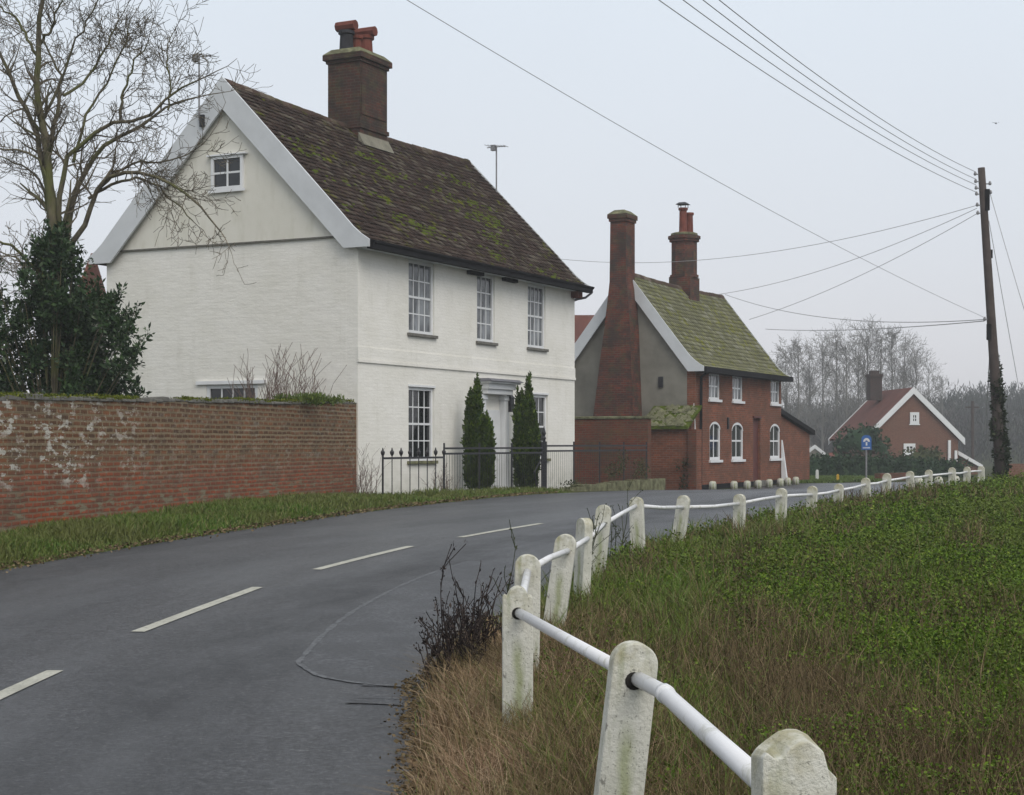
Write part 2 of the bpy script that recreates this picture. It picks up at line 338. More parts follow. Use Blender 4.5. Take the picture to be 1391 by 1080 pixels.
def finish(me, name, mat, parent=None, smooth=False, bevel=0, loc=None, rotz=0, uv=True):
    me.materials.append(MATS[mat])
    if uv and len(me.polygons) < 60000:
        n = len(me.loops); co = np.empty(len(me.vertices)*3); me.vertices.foreach_get('co', co); co = co.reshape(-1, 3)
        li = np.empty(n, dtype=np.int32); me.loops.foreach_get('vertex_index', li)
        nor = np.empty(len(me.polygons)*3); me.polygons.foreach_get('normal', nor); nor = nor.reshape(-1, 3)
        tot = np.empty(len(me.polygons), dtype=np.int32); me.polygons.foreach_get('loop_total', tot)
        ln = np.repeat(nor, tot, axis=0)
        t = np.cross(np.array([0, 0, 1.]), ln); tl = np.linalg.norm(t, axis=1)
        flat = tl < .25; t[flat] = (1, 0, 0); tl[flat] = 1; t /= tl[:, None]
        b = np.cross(ln, t); c = co[li]
        uvl = me.uv_layers.new(name='UVMap')
        arr = np.stack([(c*t).sum(1), (c*b).sum(1)], 1).astype(np.float32).ravel()
        uvl.data.foreach_set('uv', arr)
    if smooth: me.polygons.foreach_set('use_smooth', np.ones(len(me.polygons), dtype=bool))
    o = bpy.data.objects.new(name, me); scene.collection.objects.link(o)
    if parent: o.parent = parent
    if loc is not None: o.location = loc
    o.rotation_euler.z = rotz
    if bevel:
        bv = o.modifiers.new('bevel', 'BEVEL'); bv.width = bevel; bv.segments = 2; bv.limit_method = 'ANGLE'
    return o

def big_mesh(name, verts, faces, mat, parent=None, smooth=False):
    """verts (N,3), faces (M,k) numpy"""
    me = bpy.data.meshes.new(name); k = faces.shape[1]
    me.vertices.add(len(verts)); me.vertices.foreach_set('co', verts.astype(np.float32).ravel())
    me.loops.add(faces.size); me.loops.foreach_set('vertex_index', faces.astype(np.int32).ravel())
    me.polygons.add(len(faces)); me.polygons.foreach_set('loop_start', (np.arange(len(faces))*k).astype(np.int32))
    me.polygons.foreach_set('loop_total', np.full(len(faces), k, dtype=np.int32))
    me.update(calc_edges=True)
    return finish(me, name, mat, parent, smooth, uv=False)

def tag(o, label=None, cat=None, group=None, kind=None):
    if label: o['label'] = label
    if cat: o['category'] = cat
    if group: o['group'] = group
    if kind: o['kind'] = kind
    return o
def empty(name, loc=(0, 0, 0), rz=0, **k):
    o = bpy.data.objects.new(name, None); scene.collection.objects.link(o)
    o.location = loc; o.rotation_euler.z = rz; o.empty_display_size = .3
    return tag(o, **k)
def px(x, y, Y): return Vector(((x-CX)/F*Y, Y, EYE+(HY-y)/F*Y))
def lerp(a, b, t): return a+(b-a)*t

# ------------------------------------------------------------------ terrain
HT = np.array([(-60, -.05), (0, 0), (10, .0), (15, .08), (20, .21), (25, .33), (30, .42), (36, .46), (45, .31), (54, .03), (62, .06), (80, -.1), (110, -.5), (200, -1.2), (1000, -3)])
yy = np.arange(-60, 1000, .5); hh = np.interp(yy, HT[:, 0], HT[:, 1])
kern = np.ones(9)/9; hh = np.convolve(np.pad(hh, 4, 'edge'), kern, 'valid')
def hr(Y): return np.interp(Y, yy, hh)
RR = np.array([(-.5,-40),(-.5,0),(-.5,5),(-.42,7.4),(-.6,10.4),(-.35,12.5),(.05,15),(.65,18),(1.45,20.8),(2.7,23.6),(4.5,27.2),(6.9,32),(10.3,39.5),(14,48),(20,58),(30,70),(48,84),(90,105)], float)
RL = np.array([(-6.4,-40),(-6.4,0),(-6.35,5),(-6.3,8),(-6.2,12),(-6.0,15.5),(-5.75,18.4),(-4.9,21.5),(-3.5,25.7),(-2.3,29.2),(-1.25,32),(1.45,39.3),(3.9,45.7),(5.9,52.6),(6.6,53.9),(11.2,63),(27,76),(44,90)], float)
RL = np.vstack([RL[:-1], [(44, 90)], ]); RL = np.vstack([RL[:-3], [(11.3,63.2),(13.5,64.6)], [(27,77)], [(44,91)], [(86,112)]])
def xr(Y): return np.interp(Y, RR[:, 1], RR[:, 0])
def xl(Y): return np.interp(Y, RL[:, 1], RL[:, 0])
def vnoise(X, Y, s, seed=0):
    X = np.asarray(X, float)*s+seed*17.3; Y = np.asarray(Y, float)*s+seed*7.7
    def h(i, j): return np.modf(np.abs(np.sin(i*127.1+j*311.7)*43758.5453))[0]
    i = np.floor(X); j = np.floor(Y); fx = X-i; fy = Y-j; fx = fx*fx*(3-2*fx); fy = fy*fy*(3-2*fy)
    return (h(i,j)*(1-fx)+h(i+1,j)*fx)*(1-fy)+(h(i,j+1)*(1-fx)+h(i+1,j+1)*fx)*fy
def sstep(t): t = np.clip(t, 0, 1); return t*t*(3-2*t)
def H(X, Y):
    X = np.asarray(X, float); Y = np.asarray(Y, float)
    z = hr(Y); dr = X-xr(Y); dl = xl(Y)-X
    near = sstep((75-Y)/20)
    zr = (sstep(dr/.9)*.08+sstep((dr-1)/3)*(.02+.0*sstep((Y-18)/18)))*near + sstep((dr-.8)/3)*near*((.24*vnoise(X, Y, .9, 1)+.2*vnoise(X, Y, .28, 2)-.10)*(1-.55*sstep((Y-12)/8))+.22*sstep((Y-31)/9))
    zl = sstep(dl/.8)*.10*sstep((34-Y)/6)*near + sstep(dl/1.5)*.04*vnoise(X, Y, 1.2, 3)*near
    inside = (dr < 0) & (dl < 0)
    d = np.minimum(-dr, -dl)
    return z + np.where(dr > 0, zr, 0) + np.where(dl > 0, zl, 0) - np.where(inside, .07*sstep(d/.3), 0)

def axis(a, b, st, far, g=1.25):
    c = list(np.arange(a, b, st)); x = b; s = st
    while x < far: c.append(x); s *= g; x += s
    c.append(far); l = []; x = a-st; s = st
    while x > -far: l.append(x); s *= g; x -= s
    l.append(-far); return np.array(l[::-1]+c)
ax = axis(-12, 24, .3, 560); ay = axis(0, 66, .3, 560)
GX, GY = np.meshgrid(ax, ay); GZ = H(GX, GY)
nx, ny = len(ax), len(ay); idx = np.arange(nx*ny).reshape(ny, nx)
fc = np.stack([idx[:-1, :-1], idx[:-1, 1:], idx[1:, 1:], idx[1:, :-1]], -1).reshape(-1, 4)
g = big_mesh('ground', np.stack([GX, GY, GZ], -1).reshape(-1, 3), fc, 'soil', smooth=True); tag(g, kind='structure')

# road
def resample(P, n):
    P = np.array(P); d = np.r_[0, np.cumsum(np.linalg.norm(np.diff(P, axis=0), axis=1))]
    t = np.linspace(0, d[-1], n); return np.stack([np.interp(t, d, P[:, i]) for i in range(P.shape[1])], 1)
def smoothpath(P, it=2):
    P = np.array(P, float)
    for _ in range(it):
        Q = [P[0]]
        for a, b in zip(P[:-1], P[1:]): Q += [a*.75+b*.25, a*.25+b*.75]
        Q.append(P[-1]); P = np.array(Q)
    return P
Ys = np.concatenate([np.arange(-40, 0, 4), np.arange(0, 66, .35), np.arange(66, 104, 2)])
rows = []
for Y in Ys:
    a = float(xl(Y)); b = float(xr(Y))
    wob = .06*(vnoise(0, Y, 1.7, 5)-.5)+.05*(vnoise(0, Y, 4.1, 6)-.5)
    rows.append([(lerp(a+wob, b+wob, i/10), Y, float(hr(Y))+.012+.05*math.sin(math.pi*i/10)*.5) for i in range(11)])
v = np.array(rows).reshape(-1, 3); idx = np.arange(len(v)).reshape(len(rows), 11)
fc = np.stack([idx[:-1, :-1], idx[:-1, 1:], idx[1:, 1:], idx[1:, :-1]], -1).reshape(-1, 4)
road = big_mesh('road', v, fc, 'asphalt', smooth=True); tag(road, kind='structure')
mid_ = v.reshape(len(rows), 11, 3)[:, 5, :2]; cum = np.r_[0, np.cumsum(np.linalg.norm(np.diff(mid_, axis=0), axis=1))]
vuv = np.stack([np.tile(np.arange(11)*.6, len(rows)), np.repeat(cum, 11)], 1); li_ = np.empty(len(road.data.loops), dtype=np.int32); road.data.loops.foreach_get('vertex_index', li_)
road.data.uv_layers.new(name='UVMap').data.foreach_set('uv', vuv[li_].astype(np.float32).ravel())
def road_z(X, Y):
    a = xl(Y); b = xr(Y); t = np.clip((X-a)/(b-a), 0, 1); return float(hr(Y))+.012+.025*math.sin(math.pi*t)
def strip(name, path, w, mat, lift, kind=None, parent=None, sub=.3, jitter=0):
    P = resample(smoothpath(path, 2), max(3, int(np.linalg.norm(np.diff(np.array(path), axis=0), axis=1).sum()/sub)))
    vs = []; fs = []
    for i, p in enumerate(P):
        d = P[min(i+1, len(P)-1)]-P[max(i-1, 0)]; d /= np.linalg.norm(d); nrm = np.array([-d[1], d[0]])
        ww = w*(1+jitter*(random.random()-.5))
        for k_ in (-1, 0, 1):
            q = p+nrm*ww*k_/2; vs.append((q[0], q[1], road_z(q[0], q[1])+lift))
    for i in range(len(P)-1):
        for k_ in range(2): a = i*3+k_; fs.append((a, a+1, a+4, a+3))
    mb = MB(); mb.add(vs, fs); o = mb.build(name, mat, parent)
    if kind: tag(o, kind=kind)
    return o
def groundpx(x, y):
    Y = 20.0
    for _ in range(60):
        h = EYE-float(hr(Y))-.03; Y = .5*Y+.5*min(60, F*h/(y-HY))
    return ((x-CX)/F*Y, Y)
for (a, b) in [((-75, 984), (75, 913)), ((187, 860), (350, 799)), ((430, 775), (558, 743)), ((625, 731), (735, 712))]:
    A = np.array(groundpx(*a)); B = np.array(groundpx(*b)); mid = (A+B)/2
    strip('centre_line_dash', [A, mid+np.array([-.02, 0]), B], .115, 'road_paint', .006, parent=road)
SP = resample(smoothpath([groundpx(*q) for q in [(640, 762), (600, 773), (540, 797), (470, 835), (430, 870), (405, 900), (430, 918), (500, 928)]], 2), 60)
SP = SP[:int(np.argmin(SP[:, 1]))+1]
pv = []
for p_ in SP:
    xe = float(xr(p_[1]))+.12
    for k_ in range(9): xx = lerp(p_[0]+.02*(random.random()-.5), xe, k_/8); pv.append((xx, p_[1], road_z(xx, p_[1])+.003))
mbp = MB(); mbp.add(pv, [(i*9+k_, (i+1)*9+k_, (i+1)*9+k_+1, i*9+k_+1) for i in range(len(SP)-1) for k_ in range(8)]); po = mbp.build('worn_patch', 'asphalt_worn', road)
strip('road_seam', [groundpx(*q) for q in [(640, 762), (600, 773), (540, 797), (470, 835), (430, 870), (405, 900)]], .045, 'asphalt_seam', .005, parent=road, jitter=.9, sub=.08)
strip('road_seam', [groundpx(*q) for q in [(405, 900), (430, 918), (500, 928), (570, 930)]], .045, 'asphalt_seam', .006, parent=road, jitter=.9, sub=.06)
for q0, q1, w in [((492, 929), (585, 932), .04), ((475, 947), (575, 949), .018)]:
    strip('drain_crack', [groundpx(*q0), ((groundpx(*q0)[0]+groundpx(*q1)[0])/2, (groundpx(*q0)[1]+groundpx(*q1)[1])/2+.02), groundpx(*q1)], w, 'asphalt_dark', .008, parent=road, jitter=1.2, sub=.05)
strip('drain_cover', [groundpx(*q) for q in [(485, 946), (530, 948), (572, 950)]], .38, 'asphalt_worn', .0065, parent=road, jitter=.25, sub=.08)

# ------------------------------------------------------------------ house building blocks
def panel(mb, x0, x1, base, top, holes, y0, y1, cuts=()):
    """wall of thickness y0..y1 in the local xz plane with rectangular holes; top(x) gives its height"""
    xs = sorted(set([x0, x1]+[h[0] for h in holes]+[h[1] for h in holes]+list(cuts)))
    for a, b in zip(xs[:-1], xs[1:]):
        hs = sorted([h for h in holes if h[0] <= a+1e-6 and h[1] >= b-1e-6], key=lambda h: h[2])
        z = base
        for h in hs:
            mb.box(a, b, y0, y1, z, h[2]); z = h[3]
        mb.prism([(a, z), (b, z), (b, top(b)), (a, top(a))], y0, y1)
    return mb

def window(parent, x0, x1, z0, z1, depth=.07, cols=3, rows=4, frame=.055, bar=.022, glass='glass_dark', sash=True, sill='stone_sill', sill_h=.07,
           arch=False, loc=(0, 0, 0), rotz=0, head=False, name='sash_window', backdrop=True):
    w = x1-x0; h = z1-z0; mb = MB()
    o = bpy.data.objects.new
    y = depth
    mb.box(0, frame, y-.03, y+.05, 0, h); mb.box(w-frame, w, y-.03, y+.05, 0, h)
    mb.box(frame, w-frame, y-.03, y+.05, 0, frame); mb.box(frame, w-frame, y-.03, y+.05, h-frame, h)
    ix0, ix1, iz0, iz1 = frame, w-frame, frame, h-frame
    if sash: mid = (iz0+iz1)/2; mb.box(ix0, ix1, y-.012, y+.042, mid-.025, mid+.025)
    for i in range(1, cols): xx = lerp(ix0, ix1, i/cols); mb.box(xx-bar/2, xx+bar/2, y, y+.032, iz0, iz1)
    for j in range(1, rows):
        if sash and 2*j == rows: continue
        zz = lerp(iz0, iz1, j/rows); mb.box(ix0, ix1, y+.003, y+.029, zz-bar/2, zz+bar/2)
    if arch:   # segmental arch head filling the corners of a square opening
        n = 10; ri = w*.24; zc = h-ri; sp = MB()
        arc = [(w/2-w/2*math.cos(math.pi*i/n), zc+ri*math.sin(math.pi*i/n)) for i in range(n+1)]
        inn = [(w/2-(w/2-.08)*math.cos(math.pi*i/n), zc+(ri-.08)*math.sin(math.pi*i/n)) for i in range(n+1)]
        for i in range(n):
            mb.add([(*inn[i][:1], .012, inn[i][1]), (inn[i+1][0], .012, inn[i+1][1]), (arc[i+1][0], .012, arc[i+1][1]), (arc[i][0], .012, arc[i][1]),
                    (inn[i][0], y, inn[i][1]), (inn[i+1][0], y, inn[i+1][1])], [(0,1,2,3),(0,4,5,1)])
        for i in range(n):
            top_ = h+.001; a_, b_ = arc[i], arc[i+1]
            sp.add([(a_[0], .002, a_[1]), (b_[0], .002, b_[1]), (b_[0], .002, top_), (a_[0], .002, top_), (a_[0], y-.032, a_[1]), (b_[0], y-.032, b_[1])], [(0,1,2,3),(0,4,5,1)])
    loc = Vector(loc)+Matrix.Rotation(rotz, 3, 'Z') @ Vector((x0, 0, z0))
    fr = mb.build(name, 'white_paint', parent, loc=loc, rotz=rotz)
    if arch: sp.build('brick_arch', 'red_brick', fr)
    g = MB(); g.box(frame, w-frame, y+.012, y+.018, frame, h-frame); g.build('pane', glass, fr)
    if sill:
        s = MB(); s.box(-.07, w+.07, -.07, y-.031, -sill_h, 0.0); s.build('sill', sill, fr, bevel=.006)
    if head:
        s = MB(); s.box(-.03, w+.03, -.02, y-.031, h, h+.05); s.build('head', 'white_paint', fr)
    return fr

def arc_profile(prof, n=40):
    return resample(smoothpath(prof, 2), n)
def tiled_roof(parent, x0, x1, prof, side, W, mat, tw=.17, gauge=.115, thick=.014, sag=.0, und=.03, ripple=0, jit=.01):
    """prof: (y,z) from eave to ridge on the front slope; side=-1 mirrors it to the back"""
    P = arc_profile(prof, 60); d = np.r_[0, np.cumsum(np.linalg.norm(np.diff(P, axis=0), axis=1))]; L = d[-1]
    def at(a): return np.interp(a, d, P[:, 0]), np.interp(a, d, P[:, 1])
    def Yc(y): return y if side == 1 else W-y
    def sg(x, a): return -sag*math.sin(math.pi*np.clip((x-x0)/(x1-x0), 0, 1))*(a/L) + .035*(float(vnoise(x, a, .55, 9))-.5) if sag else 0
    V = []; Fc = []
    r = 0; a = 0.0
    while a < L-.02:
        a1 = min(L, a+gauge*1.25); off = (r % 2)*tw/2
        x = x0-off
        while x < x1-.01:
            xa = max(x0, x)+.003; xb = min(x1, x+tw)-.003
            if xb-xa > .03:
                j = (random.random()-.5)*jit; ja = a-random.random()*jit
                ya, za = at(max(0, ja)); yb, zb = at(a1); nx_, nz_ = -(zb-za), (yb-ya); nl = math.hypot(nx_, nz_); nx_ /= nl; nz_ /= nl
                lo = thick*1.9+.008+j; hi = .006+j*.3; o = len(V)
                s0 = sg((xa+xb)/2, a); 
                xm = (xa+xb)/2; rp = ripple
                for (xx, q) in ((xa, 0), (xm, rp), (xb, 0)):
                    for (yy_, zz_, t) in ((ya, za, lo+q), (yb, zb, hi+q), (yb, zb, hi-thick), (ya, za, lo-thick+q)):
                        V.append((xx, Yc(yy_+nx_*t), zz_+nz_*t+s0))
                for c in (0, 4):
                    f = [(o+c, o+c+4, o+c+5, o+c+1), (o+c+3, o+c+7, o+c+4, o+c)]
                    Fc += f
                Fc.append((o, o+1, o+2, o+3)); Fc.append((o+8, o+11, o+10, o+9))
            x += tw
        a += gauge; r += 1
    if side == -1: Fc = [tuple(reversed(f)) for f in Fc]
    V = np.array(V); Fc = np.array(Fc)
    o = big_mesh('roof_tiles', V, Fc, mat, parent)
    mb = MB(); n = 24; m_ = 16; aa = np.linspace(0, L, n)
    vs = []
    for i in range(m_+1):
        x = lerp(x0+.01, x1-.01, i/m_)
        for q in aa:
            y, z = at(q); vs.append((x, Yc(y), z-und+sg(x, q)))
        for q in aa[::-1]:
            y, z = at(q); vs.append((x, Yc(y), z-und-.07+sg(x, q)))
    K = 2*n; fs = []
    for i in range(m_):
        for j in range(K): fs.append((i*K+j, i*K+(j+1) % K, (i+1)*K+(j+1) % K, (i+1)*K+j))
    fs.append(tuple(range(K-1, -1, -1))); fs.append(tuple(range(m_*K, (m_+1)*K)))
    mb.add(vs, fs); mb.build('roof_deck', mat, parent)
    return o, sg, L
def bargeboard(parent, prof, W, x, t, width, mat='board_paint', name='bargeboard', lift=.05, foot=.5):
    """boards down both slopes in the plane x..x+t"""
    P = arc_profile(prof, 22)
    for side in (1, -1):
        top = []; bot = []
        for i, p in enumerate(P):
            q = P[min(i+1, len(P)-1)]; q0 = P[max(i-1, 0)]; d = q-q0; d /= np.linalg.norm(d); n = np.array([-d[1], d[0]])
            top.append(p+n*lift); 
        ymid = W/2
        # straight lower edge parallel to the main pitch
        d = P[-1]-P[-8]; d /= np.linalg.norm(d); n = np.array([-d[1], d[0]])
        end = P[-1]; apex_z = end[1]+lift/ max(.2, n[1])
        low_apex = apex_z-width/n[1]
        z_foot = P[0][1]-.12
        slope = d[1]/d[0]
        y_foot = ymid-(low_apex-z_foot)/slope
        poly = [tuple(p) for p in top[:-1] if p[0] < ymid-.02]+[(ymid-.001, apex_z), (ymid-.001, low_apex), (y_foot, z_foot), (top[0][0], z_foot)]
        if side == -1: poly = [(W-a, b) for a, b in poly][::-1]
        n_ = len(poly); mb = MB()
        # triangulated caps via polygon tessellation
        from mathutils.geometry import tessellate_polygon
        tri = tessellate_polygon([[Vector((a, b, 0)) for a, b in poly]])
        vs = [(x, a, b) for a, b in poly]+[(x+t, a, b) for a, b in poly]
        fs = [tuple(f) for f in tri]+[(f[2]+n_, f[1]+n_, f[0]+n_) for f in tri]+[(i, n_+i, n_+(i+1) % n_, (i+1) % n_) for i in range(n_)]
        mb.add(vs, fs); o = mb.build(name, mat, parent)
        bpy_fix(o)
import bmesh
def bpy_fix(o):
    b = bmesh.new(); b.from_mesh(o.data); bmesh.ops.recalc_face_normals(b, faces=b.faces); b.to_mesh(o.data); b.free()

def pot(mb, x, y, z, h, r=.14, k=12):
    return mb.lathe([(r*1.15, z), (r*1.15, z+.06), (r*.95, z+.08), (r*.85, z+h-.1), (r*1.1, z+h-.08), (r*1.1, z+h), (r*.8, z+h), (r*.75, z+h-.2)], x, y, k)

def leaf_quads(P, D, size, aspect=1.8, fold=.25, jitter=.35):
    """leaf-shaped quads at P pointing along D"""
    n = len(P); D = D/np.maximum(1e-6, np.linalg.norm(D, axis=1))[:, None]
    r = rng.normal(size=(n, 3)); S = np.cross(D, r); S /= np.maximum(1e-6, np.linalg.norm(S, axis=1))[:, None]
    s = (size*(1+jitter*rng.normal(size=n)).clip(.4, 2)) if not hasattr(size, '__len__') else size
    s = np.asarray(s)[:, None] if hasattr(s, '__len__') else s
    N = np.cross(D, S)
    a = P; b = P+D*s*.5+S*s*.5/aspect+N*s*fold*.3; c = P+D*s; d = P+D*s*.5-S*s*.5/aspect+N*s*fold*.3
    V = np.stack([a, b, c, d], 1).reshape(-1, 3); Fc = np.arange(4*n).reshape(n, 4)
    return V, Fc
def cloud(blobs, dens, size, name, mat, parent, up=.2, shell=.55, aspect=1.8):
    """leaves spread through ellipsoids (cx,cy,cz,rx,ry,rz)"""
    Ps = []; Ds = []
    for (cx, cy, cz, rx, ry, rz) in blobs:
        n = max(6, int(dens*rx*rz*(1 if ry > .01 else 1)))
        d = rng.normal(size=(n, 3)); d /= np.linalg.norm(d, axis=1)[:, None]
        rad = rng.uniform(0, 1, n)**(shell)
        p = np.array([cx, cy, cz])+d*rad[:, None]*np.array([rx, ry, rz])
        Ps.append(p); Ds.append(d+rng.normal(size=(n, 3))*.6+np.array([0, 0, up]))
    V, Fc = leaf_quads(np.concatenate(Ps), np.concatenate(Ds), size, aspect)
    return big_mesh(name, V, Fc, mat, parent)

class Tree:
    def __init__(s): s.mb = MB(); s.tw = MB()
    def twig(s, p, d, L, r, lvl, up=.15, spread=.7, minr=.004, segs=4, wig=.25, kids=(3, 5), lmul=.6):
        pts = [p]; rad = [r]; q = p.copy(); dd = d.normalized(); spots = []
        for i in range(segs):
            dd = (dd+Vector((random.gauss(0, wig), random.gauss(0, wig), random.gauss(0, wig)))*.5+Vector((0, 0, up))*.3).normalized()
            q = q+dd*(L/segs); pts.append(q.copy()); rad.append(max(minr, r*(1-(i+1)/segs*.75))); spots.append((q.copy(), dd.copy(), rad[-1]))
        (s.mb if r > .03 else s.tw).tube(pts, rad, 3 if r < .015 else (4 if r < .05 else 6), cap=False)
        if lvl <= 0: return
        for _ in range(random.randint(*kids)):
            i = random.randint(0, segs-1); q, dq, rq = spots[i]
            s.side(q, dq, L*lmul*random.uniform(.6, 1.1), max(minr, rq*.62), lvl-1, up, spread, minr, wig, kids, lmul)
    def side(s, q, dq, L, r, lvl, up, spread, minr, wig, kids, lmul):
        a = dq.orthogonal().normalized(); a.rotate(Matrix.Rotation(random.uniform(0, 2*math.pi), 3, dq))
        nd = (dq*(1-spread*.5)+a*spread).normalized()
        s.twig(q, nd, L, r, lvl, up, spread, minr, 3 if lvl == 0 else 4, wig, kids, lmul)
    def limb(s, pts, r0, r1, n, L, lvl, **k):
        """guided limb with side branches"""
        P = resample(smoothpath(pts, 2), 14); rr = np.linspace(r0, r1, 14)
        P[1:-1] += rng.normal(size=(12, 3))*.02
        s.mb.tube([Vector(p) for p in P], list(rr), 7, cap=False)
        for j in range(n):
            t = random.uniform(.22, 1); i = min(12, int(t*13)); q = Vector(P[i]).lerp(Vector(P[i+1]), random.random())
            dq = (Vector(P[i+1])-Vector(P[i])).normalized()
            s.side(q, dq, L*random.uniform(.6, 1.15)*(1.15-.5*t), max(.006, rr[i]*.5), lvl, k.get('up', .2), k.get('spread', .75), k.get('minr', .004), k.get('wig', .3), k.get('kids', (3, 5)), k.get('lmul', .6))
        dq = (Vector(P[-1])-Vector(P[-2])).normalized()
        s.twig(Vector(P[-1]), dq, L, r1, lvl, k.get('up', .2), .7, k.get('minr', .004))

# ------------------------------------------------------------------ white house
D2 = Vector((.449, .8935)); ANG = math.atan2(.8935, .449)
HA = Vector((-3.33, 35.0)); L1 = 11.3; W1 = 6.95
def fac(A, x, y):   # picture point on a front wall through A -> (s, z)
    u = (x-CX)/F; s = (u*A[1]-A[0])/(D2[0]-u*D2[1]); Y = A[1]+s*D2[1]; return s, EYE+(HY-y)/F*Y
def gab(A, x, y):   # picture point on a gable wall through A -> (t, z)
    u = (x-CX)/F; t = (A[0]-u*A[1])/(D2[1]+u*D2[0]); Y = A[1]+t*D2[0]; return t, EYE+(HY-y)/F*Y
wh = empty('white_house', (HA[0], HA[1], 0), ANG, label='large white painted brick house with steep dark mossy roof beside the road bend', cat='house')
EZ = 5.93; RZ = 9.78
prof1 = [(-.36, EZ+.02), (-.02, EZ+.24), (.42, EZ+.72), (W1/2, RZ)]
def top_g(y): y = y if y <= W1/2 else W1-y; return EZ+(RZ-.12-EZ)*min(1, y/(W1/2))
# front wall
fw = {}
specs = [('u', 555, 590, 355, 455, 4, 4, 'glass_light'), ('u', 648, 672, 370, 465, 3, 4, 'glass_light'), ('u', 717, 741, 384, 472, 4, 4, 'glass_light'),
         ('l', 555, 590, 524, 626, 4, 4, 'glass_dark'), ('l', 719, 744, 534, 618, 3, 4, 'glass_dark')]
holes = []
for kd, x0, x1, y0, y1, c, r, gm in specs:
    s0, za = fac(HA, x0, (y0)); s1, _ = fac(HA, x1, y0); _, zb = fac(HA, (x0+x1)/2, y1); _, zt = fac(HA, (x0+x1)/2, y0+2)
    holes.append((s0, s1, zb, zt))
zu = sum(h[3] for h in holes[:3])/3; zub = sum(h[2] for h in holes[:3])/3
holes = [(h[0], h[1], zub, zu) if i < 3 else h for i, h in enumerate(holes)]
holes[4] = (holes[4][0], holes[4][1], holes[3][2], holes[3][3])
mb = MB(); panel(mb, 0, L1, -.2, lambda x: EZ-.02, holes, 0, .3); wall = mb.build('wall', 'painted_brick', wh)
g0 = [gab(HA, 333, 212)[0], gab(HA, 290, 212)[0]]; gz = [gab(HA, 311, 258)[1], gab(HA, 311, 212)[1]]
k0 = [gab(HA, 350, 520)[0], gab(HA, 280, 520)[0]]; kz = [gab(HA, 315, 575)[1], gab(HA, 315, 522)[1]]
def gable(x0, x1, holes, name='gable_wall', mat='painted_brick', base=-.2):
    m1 = MB(); panel(m1, .301, W1-.001, base, top_g, holes, x0, x1, cuts=(W1/2,))
    m1.v = [(v[1], v[0], v[2]) for v in m1.v]; m1.f = [tuple(reversed(f)) for f in m1.f]
    return m1.build(name, mat, wh)
gable(0, .3, [(k0[0], k0[1], kz[0], kz[1])]); gable(L1-.3, L1, [])
mb = MB(); mb.box(.301, L1-.301, W1-.3, W1, -.2, EZ-.02); mb.box(.31, L1-.31, .31, W1-.31, 2.6, 2.7); mb.build('rear_wall', 'painted_brick', wh)
# render slab on the gable, standing 25 mm proud
mb = MB(); zl = gab(HA, 320, 331)[1]
hg = (g0[0]+.0, g0[1], gz[0], gz[1])
def top_r(y): return min(top_g(y)-.01, 99)
ys0 = (zl-EZ)/((RZ-.12-EZ)/(W1/2)) if zl > EZ else .02
m1 = MB(); panel(m1, max(.05, ys0), W1-max(.05, ys0), zl, top_r, [], -.03, -.001, cuts=(W1/2,))
m1.v = [(v[1], v[0], v[2]) for v in m1.v]; m1.f = [tuple(reversed(f)) for f in m1.f]; m1.build('gable_render', 'cream_render', wh)
mb = MB(); mb.box(-.05, -.031, .05, W1-.05, zl-.018, zl+.018); mb.build('gable_ledge', 'stone_sill', wh)
# gable window: proud casement
window(wh, 0, g0[1]-g0[0], 0, gz[1]-gz[0], depth=-.04, cols=2, rows=2, frame=.07, bar=.045, glass='glass_dark', sash=False, sill='white_paint', sill_h=.06, loc=(-.03, g0[1], gz[0]), rotz=R(-90), name='casement_window')
# thick centre mullion and drip board
fr = window(wh, 0, k0[1]-k0[0], 0, kz[1]-kz[0], depth=.05, cols=4, rows=2, frame=.09, bar=.04, glass='glass_dark', sash=False, sill='white_paint', loc=(0, k0[1], kz[0]), rotz=R(-90), name='casement_window')
mb = MB(); mb.box(-.06, -.001, k0[0]-.25, k0[1]+.25, kz[1]+.001, kz[1]+.08); mb.build('drip_board', 'white_paint', wh)
mb = MB(); a, b = g0; mb.box(-.14, -.031, a-.1, b+.1, gz[1]+.001, gz[1]+.035); mb.build('drip_board', 'white_paint', wh)
for i, (kd, x0, x1, y0, y1, c, r, gm) in enumerate(specs):
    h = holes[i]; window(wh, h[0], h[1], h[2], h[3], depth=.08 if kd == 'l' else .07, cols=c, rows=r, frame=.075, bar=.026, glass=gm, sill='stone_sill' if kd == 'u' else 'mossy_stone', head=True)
# string course, door, hood
zs = fac(HA, 486, 490)[1]
zs2 = fac(HA, 781, 515)[1]; zs = (zs+zs2)/2
mb = MB(); mb.box(-.028, L1+.01, -.035, -.001, zs-.03, zs+.04); mb.box(-.02, L1+.005, -.02, -.001, zs+.041, zs+.30); mb.build('string_course', 'painted_brick', wh)
ds0 = fac(HA, 650, 600)[0]; ds1 = fac(HA, 681, 600)[0]; dzt = fac(HA, 665, 536)[1]; dzh = fac(HA, 665, 513)[1]
dm = (ds0+ds1)/2
dr = MB(); dr.box(dm-.47, dm+.47, -.05, -.002, .4, 2.45)
for zz0, zz1 in ((.55, 1.1), (1.2, 2.0)):
    for sx in (-.38, .04): dr.box(dm+sx, dm+sx+.34, -.065, -.051, zz0, zz1)
door = dr.build('door', 'white_paint', wh, bevel=.006)
mb = MB(); mb.lathe([(.02, -.03), (.03, -.01), (.03, .01), (.02, .03)], dm+.4, -.09, 8); mb.build('handle', 'black_iron', door)
